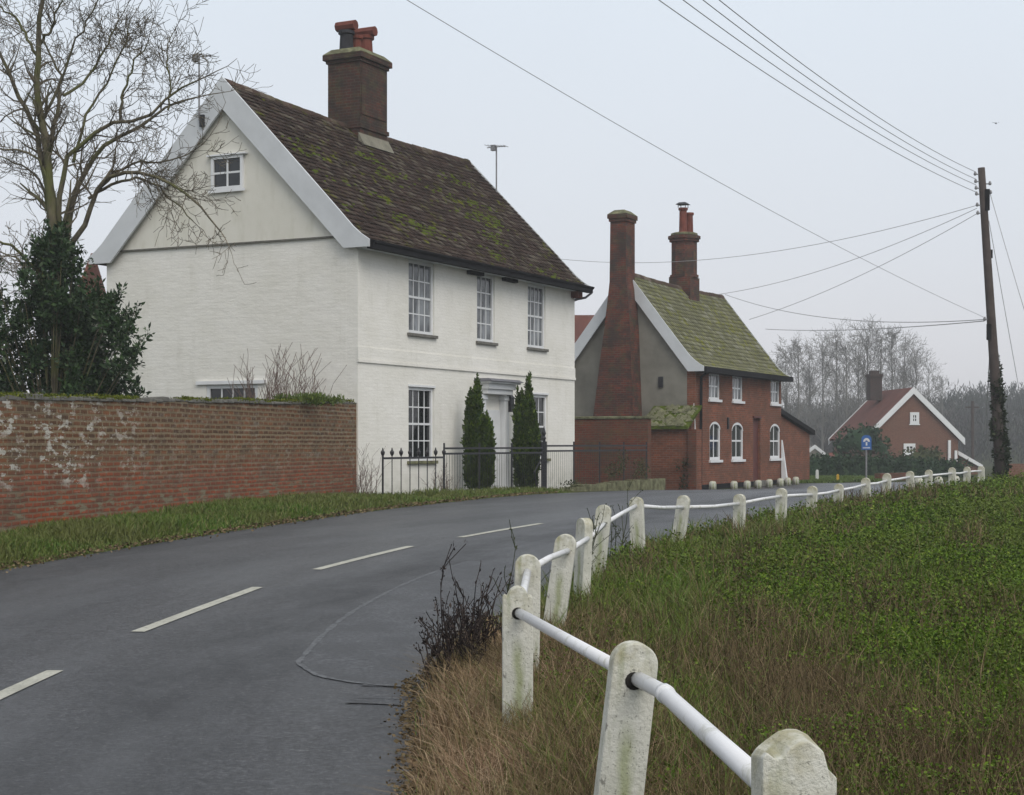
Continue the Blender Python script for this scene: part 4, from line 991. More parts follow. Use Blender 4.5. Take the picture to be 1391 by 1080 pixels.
cloud([(lerp(a, b, .55), .0, .85, .5, .2, .3), (lerp(a, b, .8), 0, .85, .5, .2, .35), (lerp(a, b, .15), -.1, .55, .9, .1, .1), (lerp(a, b, .65), .1, 1.15, .25, .15, .3)], 1500, .06, 'wall_plants', 'bush_leaf', lk)

# cypresses
def cypress(name, label, x, off, h, w, tops):
    p = loc(x, off); zb = float(H(p.x, p.y)); t = empty(name, (p.x, p.y, zb), 0, label=label, cat='shrub', group=None)
    q = MB(); q.tube([(0, 0, -.1), (0, 0, h*.5)], [.06, .03], 7); q.build('trunk', 'bark', t)
    bl = []
    for (dx, hh_, ww) in tops:
        for i in range(16):
            f = i/15; z_ = .25+f*(hh_-.3); r_ = ww*(.80+.28*math.sin(math.pi*f))*(1-f**7*.75)*.66
            bl.append((dx+random.gauss(0, .02), random.gauss(0, .05), z_, r_, r_, .22))
    cloud(bl, 17000, .075, 'foliage', 'cypress_leaf', t, up=1.6, shell=.35, aspect=2.2)
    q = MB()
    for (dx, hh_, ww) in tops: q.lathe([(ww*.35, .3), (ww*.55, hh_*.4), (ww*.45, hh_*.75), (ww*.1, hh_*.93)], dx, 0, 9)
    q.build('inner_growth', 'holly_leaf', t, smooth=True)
xc1 = rpx(650, RO-.5); xc2 = rpx(714, RO-.5)
cypress('cypress_shrub', 'left one of two columnar cypresses, beside the left of the door hood', xc1, RO-.5, 2.6, .4, [(-.03, 2.66, .20), (-.2, 2.3, .19), (.2, 1.75, .24), (.05, 1.2, .3)])
cypress('cypress_shrub', 'right one of two columnar cypresses, in front of the lower right window', xc2, RO-.5, 2.75, .4, [(.08, 2.85, .17), (-.18, 2.45, .17), (.2, 2.0, .2), (-.06, 2.4, .18), (.05, 1.4, .27)])
for i, (x, lb) in enumerate([(512, 'pale wiry bush at the left end of the spear railing by the white corner'), (618, 'pale scrubby plant behind the railing left of the first cypress')]):
    p = loc(rpx(x), RO-.3); stem_clump('scrub_plant', lb, 'plant', p.x, p.y, float(H(p.x, p.y)), 26, .95-.3*i, .28, 'pink_stem', .007, .2, 4)

# ------------------------------------------------------------------ bare tree + holly bush at left
TY = 29.0
def tp(x, y, dy=0): return tuple(px(x, y, TY+dy))
tr = empty('bare_tree', tp(92, 700)[:2]+(.3,), 0, label='tall bare winter tree rising behind the garden wall at the left edge', cat='tree')
T = Tree(); o_ = Vector(tr.location)
def rel(l): return [tuple(Vector(p)-o_) for p in l]
T.limb(rel([tp(96, 720), tp(94, 560), tp(86, 420), tp(78, 340), tp(70, 270)]), .15, .10, 4, 1.5, 2)
limbs = [([(70, 300), (66, 215), (52, 140), (50, 65), (57, 0), (62, -60)], .085, .03, 0, -.3), ([(66, 260), (50, 190), (32, 138), (18, 112), (0, 74), (-30, 40)], .06, .02, 0, .5),
 ([(80, 345), (81, 240), (96, 206), (150, 166), (200, 163), (233, 127), (267, 110)], .06, .015, 0, -.6), ([(88, 345), (103, 250), (140, 193), (180, 180), (226, 142), (268, 132)], .065, .015, 0, .5),
 ([(90, 350), (133, 262), (148, 238), (200, 232), (234, 252), (280, 285), (300, 315)], .055, .012, 0, -1.2), ([(64, 230), (70, 190), (83, 126), (80, 100), (60, 56)], .05, .015, 0, .7),
 ([(75, 320), (60, 214), (30, 203), (0, 204), (-40, 190)], .035, .012, 0, -.5), ([(70, 330), (60, 250), (33, 226), (0, 212)], .035, .01, 0, .9),
 ([(50, 75), (20, 22), (0, 10), (-20, 0)], .03, .01, 0, .2), ([(163, 166), (166, 133), (183, 83), (200, 60)], .03, .01, 0, -.4),
 ([(86, 130), (116, 110), (143, 67), (166, 20)], .03, .01, 0, .5), ([(55, 60), (75, 30), (85, -10)], .03, .012, 0, -.3),
 ([(80, 400), (43, 360), (20, 336), (0, 325), (-40, 315)], .045, .012, 0, -.9), ([(84, 430), (45, 385), (20, 345), (0, 342)], .04, .012, 0, .5),
 ([(228, 150), (232, 110), (225, 75), (235, 45)], .02, .008, 0, 0), ([(100, 220), (115, 160), (150, 105), (170, 60), (178, 25)], .03, .01, 0, .8),
 ([(130, 262), (160, 245), (200, 238), (240, 275), (262, 300)], .03, .01, 0, -.8), ([(120, 270), (150, 240), (190, 215), (235, 222), (262, 205)], .03, .01, 0, -.5), ([(60, 160), (85, 110), (100, 60), (120, 25), (140, -10)], .03, .01, 0, -.7)]
for pts, r0, r1, _, dy in limbs:
    T.limb(rel([tp(x, y, dy*(i/(len(pts)-1))) for i, (x, y) in enumerate(pts)]), r0, r1, 15, .85, 2, minr=.0045, wig=.4, kids=(3, 5), lmul=.62)
T.mb.build('trunk', 'bark', tr, smooth=True)
v_ = np.array(T.tw.v); f_ = T.tw.f; mb = MB(); mb.add(T.tw.v, T.tw.f); mb.build('crown', 'twig', tr)
iv = px(82, 400, TY-.1)-o_
cloud([(px(x, y, TY).x-o_.x, -.1, px(x, y, TY).z-o_.z, r, r, .3) for x, y, r in [(76, 335, .22), (78, 350, .3), (82, 372, .36), (82, 395, .42), (86, 420, .5), (90, 450, .5), (92, 490, .5), (94, 530, .5)]], 3800, .085, 'ivy', 'ivy_leaf', tr)
hl = empty('evergreen_bush', px(70, 700, 28.2).to_tuple()[:2]+(.3,), 0, label='dark glossy evergreen bush standing behind the left end of the garden wall', cat='shrub')
HLo = Vector(hl.location)
T2 = Tree(); bl = []
for _ in range(105):
    x = random.uniform(-70, 176); ymax = np.interp(x, [-70, 0, 50, 85, 120, 160, 175, 195], [345, 352, 338, 330, 395, 418, 462, 500]); y = random.uniform(ymax, 560)
    if x > 150 and y < 430+(x-150)*.9: continue
    Yc_ = 28.2+random.uniform(-.9, .9); p = px(x, y, Yc_)-HLo
    q0_ = Vector((p.x*.3, p.y*.3, p.z*.45)); T2.tw.tube([Vector((0, 0, 0)), q0_, p], [.03, .02, .006], 4, cap=False)
    for j in range(3): bl.append((p.x+random.gauss(0, .1), p.y+random.gauss(0, .15), p.z+random.gauss(0, .1), random.uniform(.08, .2), .2, random.uniform(.12, .24)))
    d = (p-q0_).normalized()
    for j in range(2):
        e2 = p+d*random.uniform(.2, .42)+Vector((random.gauss(0, .08), 0, random.gauss(0, .08))); T2.tw.tube([p, e2], [.008, .004], 3, cap=False)
        for k_ in range(4): w = p.lerp(e2, .4+.2*k_); bl.append((w.x, w.y, w.z, .07, .07, .07))
T2.tw.build('branches', 'bark', hl)
cloud(bl, 2600, .085, 'foliage', 'holly_leaf', hl, up=.5, aspect=2.2)

# ------------------------------------------------------------------ white post and rail fence
PO = [(1079, 997, 3.37, 0), (864, 870, 5.5, 6.5), (703, 796, 8.25, 0), (717, 753, 9.75, 1), (770, 724, 11.8, 8), (798, 703, 14.2, 4), (821, 685, 16.4, 6), (864, 675, 18.3, -2), (930, 672, 20.2, 8), (1005, 671, 21.9, 1),
      (1062, 663, 23.7, 2), (1104, 660, 25.5, 3), (1140, 657, 27.3, 4), (1176, 649, 29.1, -1), (1205, 643, 31, 1), (1236, 640, 32.8, -2), (1262, 638, 34.6, 3), (1293, 635, 36.4, -2), (1314, 634, 38.3, 2), (1333, 633, 40.1, 0)]
fn = empty('post_and_rail_fence', (0, 0, 0), 0, label='long white fence of round topped posts and one tube rail along the road', cat='fence')
tops = [px(x, y, Y) for x, y, Y, l in PO]
RP = [(1072, 1096), (864, 921), (704, 832), (717, 775), (772, 748), (799, 731), (822, 711), (864, 687), (930, 689), (1005, 684), (1062, 674), (1104, 672), (1140, 666), (1176, 658), (1205, 653), (1236, 648), (1262, 646), (1293, 643), (1314, 641), (1333, 640)]
hole = [px(RP[i][0], RP[i][1], PO[i][2]) for i in range(20)]
for i, (x, y, Y, lean) in enumerate(PO):
    a = tops[max(0, i-1)]; b = tops[min(19, i+1)]; d = Vector((b.x-a.x, b.y-a.y)); ang = math.atan2(d.y, d.x)-math.pi/2
    if i in (2, 3): ang = R(2)
    if i == 5: ang += R(-55)
    g = float(H(tops[i].x, Y)); hgt = tops[i].z-g; w = .155; t = .085 if i > 0 else .11
    # front outline with rounded top
    n = 16; out = [(-w/2*1.04, -.35), (w/2*1.04, -.35)]
    r = w/2
    for k_ in range(n+1):
        th = math.pi*k_/n; out.append((r*math.cos(th), hgt-r*.95+r*.95*math.sin(th)))
    q = MB()
    if i == 0:
        out = [(-w/2, -.35), (w/2, -.35), (w/2, hgt-.085), (w/2-.006, hgt-.078), (w/2-.012, hgt-.09), (.05, hgt-.03), (.018, hgt-.008), (0, hgt-.012), (-.02, hgt-.022), (-.035, hgt-.04), (-.05, hgt-.045), (-w/2+.01, hgt-.03), (-w/2, hgt-.04)]
        back = [(-w/2, -.35), (w/2, -.35), (w/2, hgt-.085), (w/2-.006, hgt-.07), (w/2-.016, hgt-.055), (.045, hgt-.012), (.02, hgt+.0), (0, hgt+.001), (-.02, hgt-.004), (-.035, hgt-.014), (-.05, hgt-.025), (-w/2+.01, hgt-.04), (-w/2, hgt-.055)]
        out = list(out); nn = len(out)
        vs = [(a_, -t/2, b_) for a_, b_ in out]+[(a_, t/2, b_) for a_, b_ in back]
        q.add(vs, [tuple(range(nn)), tuple(range(2*nn-1, nn-1, -1))]+[(j, nn+j, nn+(j+1) % nn, (j+1) % nn) for j in range(nn)])
    elif i == 2:
        out = [(-w/2, -.35), (w/2, -.35), (w/2, hgt-.06), (w/2-.01, hgt-.045), (w/2-.025, hgt-.05)]+[(.05*math.cos(math.pi*k_/8), hgt-.05+.05*math.sin(math.pi*k_/8)) for k_ in range(1, 8)]+[(-.055, hgt-.05), (-.065, hgt-.04), (-w/2, hgt-.055)]
        q.prism(out, -t/2, t/2, 'y')
    else: q.prism(out, -t/2, t/2, 'y')
    o = q.build('post', 'post_paint', fn, loc=(tops[i].x-math.sin(R(lean))*hgt, Y, g), bevel=.006)
    bpy_fix(o)
    o.rotation_euler = (random.uniform(-.02, .02), R(lean), ang)
    if i == 0: o['label'] = 'nearest post with a broken chipped top'
    if i == 2: o['label'] = 'post with a worn narrow top, third from the front'
    # rim round the rail hole
    rel_ = hole[i]-Vector((o.location.x, o.location.y, g)); hz = rel_.z
    if i in (1, 2):
        q = MB(); q.tube([(.0, -t/2-.002, hz-.0), (.0, -t/2+.002, hz-.0)], .031, 14); q.build('rail_hole', 'hole_dark', o)
    hole[i] = Vector((hole[i].x, Y, hole[i].z))
for i in range(19):
    q = MB(); a, b = hole[i], hole[i+1]
    if i == 0:
        bend = px(902, 941, 5.12); q.tube([a, a.lerp(bend, .5)+Vector((0, 0, -.002)), bend, b], .0265, 12); e1 = bend+(a-bend).normalized()*.06; q.tube([bend-(a-bend).normalized()*-.0, e1], .031, 12)
    elif i == 1: q.tube([a, b], .0255, 12)
    else:
        mid = a.lerp(b, .5)+Vector((0, 0, random.uniform(-.02, .015))); q.tube([a, mid, b], .023, 8)
    q.build('rail', 'rail_paint', fn, smooth=True)

# small white bollards
BW = [(968, 657, 669), (997, 657, 668), (1015, 656, 667), (1030, 655, 667), (1045, 655, 665.5), (1060, 655, 665), (1070, 655, 665), (1081, 655, 664)]
wds = ['first', 'second', 'third', 'fourth', 'fifth', 'sixth', 'seventh', 'last']
for i, (x, y0, y1) in enumerate(BW):
    Y = lerp(52.5, 60.5, i/7); b = px(x, y1, Y); zg = float(hr(Y))+.02; zt_ = EYE+(HY-y0)/F*Y
    q = MB(); hgt = max(.3, zt_-zg); q.lathe([(.13, 0), (.12, hgt*.7), (.11, hgt*.85), (.075, hgt*.96), (.02, hgt)], 0, 0, 10)
    o = q.build('bollard', 'post_paint', None, smooth=True, loc=(b.x, Y, zg)); tag(o, f'small white stone bollard, {wds[i]} from the left of the row before the brick cottage', 'bollard', 'small white bollards before the brick cottage')
for i, (x, y) in enumerate([(1248, 652), (1275, 651), (1298, 650)]):
    Y = 58.; b = px(x, y, Y); q = MB(); zg = float(hr(Y)); hgt = b.z-zg+.1; q.lathe([(.16, 0), (.15, hgt*.75), (.10, hgt*.95), (.03, hgt)], 0, 0, 10)
    o = q.build('bollard', 'post_paint', None, smooth=True, loc=(b.x, Y, zg)); tag(o, ['leftmost', 'middle', 'rightmost'][i]+' of three small white bollards seen through the far end of the white fence', 'bollard', 'white bollards beyond the far fence')

# ------------------------------------------------------------------ telegraph pole and cables
def pole_pt(y): t = (y-228)/(640-228); return px(lerp(1333, 1360, t), y, 46)
tpz = empty('telegraph_pole', tuple(px(1361, 655, 46).to_tuple()[:2])+(float(H(px(1361, 655, 46).x, 46)),), 0, label='leaning wooden telegraph pole with ivy round its lower half at the right', cat='pole')
O = Vector(tpz.location)
q = MB(); q.tube([Vector((0, 0, -.3)), pole_pt(560)-O, pole_pt(420)-O, pole_pt(300)-O, pole_pt(228)-O], [.17, .15, .125, .11, .10], 10); q.build('pole', 'pole_wood', tpz, smooth=True)
q = MB()
for y, dx in [(237, -1), (247, -1), (256, -1), (264, -1), (279, -1), (290, -1), (250, 1), (262, 1), (434, -1)]:
    p = pole_pt(y)-O; q.tube([p, p+Vector((dx*.2, -.05, 0))], .018, 5); q.lathe([(.02, p.z-.04), (.045, p.z-.02), (.045, p.z+.02), (.025, p.z+.07)], p.x+dx*.2, p.y-.05, 7)
q.build('insulators', 'metal', tpz)
q = MB(); p = pole_pt(272)-O; q.box(p.x+.02, p.x+.14, p.y-.14, p.y, p.z-.3, p.z+.3); p = pole_pt(345)-O; q.box(p.x+.08, p.x+.15, p.y-.05, p.y+.05, p.z-.12, p.z+.12); p = pole_pt(450)-O; q.box(p.x-.16, p.x-.05, p.y-.12, p.y, p.z-.25, p.z+.2); q.build('junction_box', 'black_gutter', tpz)
cloud([((pole_pt(y)-O).x+random.uniform(-.05, .07)+.03, 0+random.uniform(-.1, .1), (pole_pt(y)-O).z, r_*.76, r_*.76, .28) for y, r_ in [(495, .13), (505, .15), (515, .18), (527, .2), (540, .22), (553, .21), (566, .24), (578, .25), (590, .27), (603, .27), (616, .26), (628, .25), (640, .24), (650, .25)]], 9500, .085, 'ivy', 'ivy_leaf', tpz)
def cable(A, B, sag, label, r=.011, group='overhead cables'):
    n = 24; pts = []
    for i in range(n+1): t = i/n; p = A.lerp(B, t); p.z -= 4*sag*t*(1-t); pts.append(p)
    q = MB(); q.tube(pts, r, 5); return tag(q.build('overhead_cable', 'wire', None, smooth=True), label, 'cable', group)
for i, (y, (qx, qy), nm) in enumerate([(264, (895, 0), 'lowest'), (254, (928, 0), 'second lowest'), (246, (955, 0), 'second highest'), (236, (977, 0), 'highest')]):
    A = pole_pt(y)+Vector((-.2, -.05, .05)); C = px(qx, qy, 26.0); B = A+(C-A)*1.55
    s_ = .55; t_ = 1/1.55
    C2 = C+Vector((0, 0, 4*s_*t_*(1-t_))); B = A+(C2-A)*1.55
    cable(A, B, s_, f'{nm} of the four parallel cables rising left from the telegraph pole top', .0085)
A = pole_pt(434)+Vector((-.2, -.05, .05)); C = px(553, 0, 24.0); t_ = 1/1.25; s_ = .35; C2 = C+Vector((0, 0, 4*s_*t_*(1-t_))); B = A+(C2-A)*1.25
cable(A, B, s_, 'single thin cable crossing the sky from upper left down to mid pole', .006)
cable(pole_pt(279)+Vector((-.2, 0, 0)), px(745, 350, 66), .75, 'sagging cable from the pole passing behind both chimneys of the brick cottage', .009)
cable(pole_pt(283)+Vector((-.2, 0, 0)), px(975, 400, 63), .35, 'cable from the pole to the ridge of the brick cottage', .009)
cable(pole_pt(290)+Vector((-.2, 0, 0)), px(1018, 434, 60), .25, 'short straight cable from the pole to the cottage roof slope', .009)
cable(pole_pt(434)+Vector((-.2, 0, 0)), px(985, 400, 75), .5, 'faint low cable from the middle of the pole towards the cottage ridge', .012)
cable(pole_pt(436)+Vector((-.2, 0, 0)), px(1040, 447, 80), .15, 'faint near level cable running left above the far trees', .014)
cable(pole_pt(262)+Vector((.2, 0, 0)), px(1445, 590, 40), .12, 'right hand cable slanting steeply from the pole out of frame', .010)
cable(pole_pt(300)+Vector((.12, 0, 0)), px(1390, 560, 50), .02, 'stay wire close to the right of the pole', .009)
cable(pole_pt(440), px(1338, 590, 120), .02, 'thin wire dropping away behind the left of the pole', .02)
q = MB(); b = px(1353, 168, 60)
q.lathe([(.005, -.02), (.03, 0), (.02, .03), (.004, .05)], 0, 0, 6); q.add([(-.16, 0, .06), (-.02, .02, .01), (-.02, -.05, .01), (.16, 0, .06), (.02, .02, .01), (.02, -.05, .01), (-.16, 0, .066), (.16, 0, .066)], [(0, 1, 2), (3, 5, 4), (6, 2, 1), (7, 4, 5)])
tag(q.build('bird', 'bird_black', None, loc=tuple(b)), 'tiny dark bird flying above the telegraph pole', 'bird')

# ------------------------------------------------------------------ far house, hedges, sign, small things
FY = 110.0
pk = px(1240, 529, FY); er = px(1308, 596, FY); half = (er.x-pk.x); el = pk.x-half; gz0 = -.7
fh = empty('brick_house', (pk.x, FY, 0), R(4), label='distant brick house with red roof, white bargeboards and a squat chimney', cat='house')
q = MB(); q.prism([(-half+.25, gz0), (half-.25, gz0), (half-.25, er.z-.1), (0, pk.z-.25), (-half+.25, er.z-.1)], 0, 8.3, 'y'); q.build('wall', 'red_brick_far', fh)
for sx in (-1, 1):
    q = MB(); q.prism([(0, pk.z-.02), (sx*(half+.1), er.z-.12), (sx*(half+.1), er.z+.0), (0, pk.z+.14)][::sx], -.12, 8.4, 'y'); rf = q.build('roof', 'tile_red', fh)
    for yy0, t_ in ((-.22, .09), (8.41, .09)):
        q = MB(); q.prism([(0, pk.z-.30), (sx*(half+.15), er.z-.42), (sx*(half+.15), er.z+.03), (0, pk.z+.17)][::sx], yy0, yy0+t_, 'y'); q.build('bargeboard', 'white_paint', fh)
q = MB(); q.box(-.42, .42, 4.6, 5.6, pk.z-.6, pk.z+1.05); q.box(-.48, .48, 4.5, 5.7, pk.z+1.051, pk.z+1.25); q.box(-.3, .3, 4.9, 5.4, pk.z+1.251, pk.z+1.5)
ck = q.build('chimney', 'stack_brick_far', fh); ck.location.x = -1.15
for (x, y, w_, h_) in ((1242, 568, .62, .8), (1235, 610, .8, .75)):
    p = px(x, y, FY)-Vector((pk.x, 0, 0)); window(fh, p.x-w_/2, p.x+w_/2, p.z-h_/2, p.z+h_/2, depth=-.06, cols=2, rows=2, frame=.2, bar=.06, sash=False, sill='white_paint', name='casement_window')
q = MB(); a = px(1308, 596, FY); b = px(1336, 630, FY); x0 = half-.24
q.prism([(x0, gz0), (b.x-pk.x, gz0), (b.x-pk.x, b.z-.2), (x0, a.z-1.0)], .8, 5, 'y'); q.build('lean_to_wall', 'red_brick_far', fh)
q = MB(); q.prism([(x0, a.z-.98), (b.x-pk.x+.3, b.z-.35), (b.x-pk.x+.3, b.z-.1), (x0, a.z-.7)], .6, 5.2, 'y'); q.build('lean_to_roof', 'white_paint', fh)
for xq in (1290, 1299):
    p = px(xq, 600, FY); q = MB(); q.box(p.x-pk.x-.09, p.x-pk.x+.09, -.15, -.03, gz0, (EYE+(HY-598)/F*FY) if xq == 1290 else EYE+(HY-612)/F*FY); q.build('downpipe', 'white_paint', fh)
# little gabled bungalow and its orange roof
fb = empty('bungalow', (px(1112, 0, 125).x, 125, 0), 0, label='tiny distant building with white gable boards beside the end of the brick outhouse', cat='house')
q = MB(); q.prism([(-1.1, -.8), (1.1, -.8), (1.1, .35), (-.3, 1.4), (-1.1, .6)], 0, 5, 'y'); q.build('wall', 'grey_render', fb)
q = MB()
for sx, pz in ((-1, .0), (1, .0)): q.prism([(-.3, 1.25), (-.3+sx*1.4, .15), (-.3+sx*1.4, .45), (-.3, 1.55)][::sx], -.12, -.01, 'y')
q.build('bargeboard', 'white_paint', fb)
q = MB(); q.box(1.4, 7.2, .5, 4, -.8, -.05); q.prism([(.3, -.05), (2.2, .9), (4.2, -.05)], 1.2, 7.4, 'x'); q.build('roof', 'terracotta', fb)

def hedge(name, label, cat, boxes, mat, size=.16, dens=55):
    t = empty(name, (boxes[0][0], boxes[0][1], 0), 0, label=label, cat=cat); o = Vector(t.location)
    q = MB(); Ps = []
    for (x, y, z, rx, ry, rz) in boxes:
        n = int(dens*rx*rz*8); d = rng.normal(size=(n, 3)); d /= np.linalg.norm(d, axis=1)[:, None]; d = np.sign(d)*np.abs(d)**.7
        P_ = np.array([x, y, z])-np.array(o)+d*np.array([rx, ry, rz])*rng.uniform(.75, 1.08, n)[:, None]; Ps.append(P_)
        k = 8; q.lathe([(rx*.3, z-rz), (rx*.72, z-rz*.4), (rx*.7, z+rz*.3), (rx*.3, z+rz*.75)], 0, 0, k); q.v[-4*k:] = [(v[0]+x-o.x, v[1]*ry/rx+y-o.y, v[2]) for v in q.v[-4*k:]]
    P_ = np.concatenate(Ps); V, Fc = leaf_quads(P_, rng.normal(size=P_.shape), size, 1.4)
    big_mesh('foliage', V, Fc, mat, t); q.build('stems', mat, t, smooth=True)
    return t
hb_ = []
for i in range(26):
    x = lerp(1108, 1300, i/25); Y = 88; p = px(x, lerp(632, 640, i/25), Y); hb_.append((p.x, Y, -.3+.35, .75, .8, lerp(1.0, .72, i/25)))
hedge('clipped_hedge', 'long dark green clipped hedge in front of the distant brick house', 'hedge', hb_, 'hedge_leaf')
def bush(name, label, pts, mat, cat='shrub', s=.22, d=30): hedge(name, label, cat, [(px(x, y, Y).x, Y, px(x, y, Y).z, rx, rx*.8, rz) for x, y, Y, rx, rz in pts], mat, s, d)
bush('dark_shrub', 'big dark green shrub hiding the left corner of the distant brick house', [(1165, 602, 100, 1.3, 1.1), (1150, 608, 100, .8, .7), (1178, 594, 100, .9, .8), (1190, 612, 100, 1.0, .8), (1170, 617, 100, 1.3, .8)], 'hedge_leaf')
bush('olive_shrub', 'small olive green shrub in front of the distant brick gable', [(1250, 628, 96, 1.3, .8), (1262, 622, 96, .8, .6), (1230, 632, 96, 1., .5)], 'bush_leaf')
bush('russet_shrub', 'low reddish brown shrub between dark shrub and distant brick gable', [(1205, 635, 93, 1.3, .6), (1185, 628, 94, .9, .6), (1160, 625, 94, .9, .5), (1222, 640, 92, 1.2, .45)], 'red_bush_leaf')
# sign
sp = px(1177, 600, 62); sn = empty('village_sign', (sp.x, 62, 0), 0, label='blue roadside sign with a white emblem on a grey post', cat='sign')
q = MB(); q.tube([(0, .04, -.3), (0, .04, px(1177, 592, 62).z)], .035, 8); q.build('post', 'metal', sn)
zc = px(1177, 601, 62).z; q = MB(); n = 10
q.prism([(-.19, zc-.28), (.19, zc-.28), (.19, zc+.14)]+[(.19*math.cos(math.pi*i/n), zc+.14+.14*math.sin(math.pi*i/n)) for i in range(1, n)]+[(-.19, zc+.14)], -.01, .015, 'y'); pn = q.build('panel', 'blue_sign', sn)
q = MB(); q.prism([(.13, zc+.0), (.05, zc+.02), (.05, zc+.06), (-.05, zc+.06), (-.05, zc+.02), (-.13, zc)][::-1]+[(.13*math.cos(math.pi*i/8), zc+.02+.16*math.sin(math.pi*i/8)) for i in range(8, -1, -1)][::-1][:0], -.016, -.011, 'y')
q = MB()
for i in range(8):
    a0, a1 = math.pi*i/8, math.pi*(i+1)/8
    q.add([(.05*math.cos(a0), -.016, zc+.03+.05*math.sin(a0)), (.13*math.cos(a0), -.016, zc+.02+.15*math.sin(a0)), (.13*math.cos(a1), -.016, zc+.02+.15*math.sin(a1)), (.05*math.cos(a1), -.016, zc+.03+.05*math.sin(a1))], [(0, 1, 2, 3)])
q.box(-.03, .03, -.018, -.011, zc-.12, zc+.01)
for i in range(6): q.box(-.14+i*.048, -.108+i*.048, -.016, -.011, zc-.23, zc-.18)
q.build('emblem', 'sign_white', pn)
def marker(name, x, y0, y1, Y, w, mat, label, cat, cap=None):
    a = px(x, y1, Y); z1 = px(x, y0, Y).z; zg = float(H(a.x, Y)); q = MB(); q.taper((-w, w, -w*.6, w*.6), (-w*.8, w*.8, -w*.5, w*.5), -.1, z1-zg-.05); q.taper((-w*.8, w*.8, -w*.5, w*.5), (-w*.4, w*.4, -w*.3, w*.3), z1-zg-.049, z1-zg)
    t = q.build(name, mat, None, loc=(a.x, Y, zg)); return tag(t, label, cat)
marker('marker_post', 1138, 644, 658, 66, .06, 'yellow_paint', 'short yellow marker post on the grass by the far road junction', 'post')
marker('marker_post', 1110, 638, 652, 70, .07, 'sign_white', 'short white post in front of the dark hedge by the brick outhouse', 'post')
q = MB(); a = px(1321, 545, 120); q.tube([(0, 0, -1), (0, 0, a.z)], .11, 6); q.box(-.5, .5, -.05, .05, a.z-.5, a.z-.4); tag(q.build('distant_pole', 'pole_wood', None, loc=(a.x, 120, 0)), 'thin distant pole standing right of the far brick house', 'pole')
q = MB(); a = px(1368, 630, 75); b = px(1440, 630, 75); seg_wall(q, (a.x, 75), (b.x, 76), -.6, a.z, .3); tag(q.build('boundary_wall', 'red_brick_far', None), 'low orange brick wall beyond the pole at the right edge', 'wall')
q = MB(); a = px(1196, 640, 72); b = px(1242, 640, 74); seg_wall(q, (a.x, 72), (b.x, 74), -.6, px(1200, 643, 72).z, .3); tag(q.build('boundary_wall', 'yard_brick', None), 'low dark brick wall beyond the fence below the distant brick house', 'wall')

# far bare trees
protos = []
for k_ in range(4):
    random.seed(30+k_); T3 = Tree(); h_ = 1.0
    base_h = 4.0
    T3.mb.tube([Vector((0, 0, -1)), Vector((.1, 0, 4)), Vector((.0, 0, 8)), Vector((.1, 0, 12.5))], [.17, .13, .08, .02], 6, cap=False)
    for j in range(26):
        z_ = random.uniform(2.2, 12); a = random.uniform(0, 2*math.pi); d = Vector((math.cos(a)*.62, math.sin(a)*.62, 1.0)).normalized()
        T3.twig(Vector((0, 0, z_)), d, random.uniform(2.4, 5.0)*(1.15-z_/18), .05*(1.2-z_/16), 2, .25, .65, .012, 5, .35, (5, 7), .55)
    tr_ = MB(); tr_.add(T3.mb.v, T3.mb.f); cr = MB(); cr.add(T3.tw.v, T3.tw.f)
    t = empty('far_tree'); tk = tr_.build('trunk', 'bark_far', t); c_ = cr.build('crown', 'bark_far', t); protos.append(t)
random.seed(11)
spots = [(1068, 470, 175), (1085, 462, 160), (1100, 466, 190), (1118, 458, 170), (1136, 452, 185), (1150, 462, 165), (1166, 450, 190), (1178, 446, 175), (1196, 447, 185), (1212, 444, 175), (1228, 452, 190), (1244, 475, 180), (1262, 492, 200), (1280, 510, 210), (1052, 480, 180), (1096, 500, 210), (1146, 500, 215), (1230, 500, 215), (1010, 480, 190)]
desc = ['behind the right end of the mossy cottage roof', 'just right of the cottage eave', 'above the small brick outhouse', 'right of the outhouse roof', 'left of centre in the row', 'above the tiny white gabled building', 'above the left verge of the distant red roof', 'over the left of the distant red roof', 'just left of the distant squat chimney',
        'tallest, right above the distant squat chimney', 'right of the distant squat chimney', 'over the right slope of the distant house', 'low, right of the distant gable', 'shortest at the right end of the row', 'half hidden by the cottage roof edge', 'smaller one in the back row above the outhouse', 'smaller one in the back row left of the distant red roof', 'smaller one in the back row right of the distant chimney', 'mostly hidden behind the brick cottage roof']
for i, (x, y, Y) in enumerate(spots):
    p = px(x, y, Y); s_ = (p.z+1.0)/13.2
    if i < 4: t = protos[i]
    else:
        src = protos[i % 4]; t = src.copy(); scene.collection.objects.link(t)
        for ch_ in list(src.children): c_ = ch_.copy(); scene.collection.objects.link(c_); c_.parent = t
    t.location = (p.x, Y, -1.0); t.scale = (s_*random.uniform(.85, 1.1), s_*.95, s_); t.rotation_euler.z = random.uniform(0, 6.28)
    tag(t, 'hazy bare tree, '+desc[i], 'tree', 'bare trees beyond the houses')

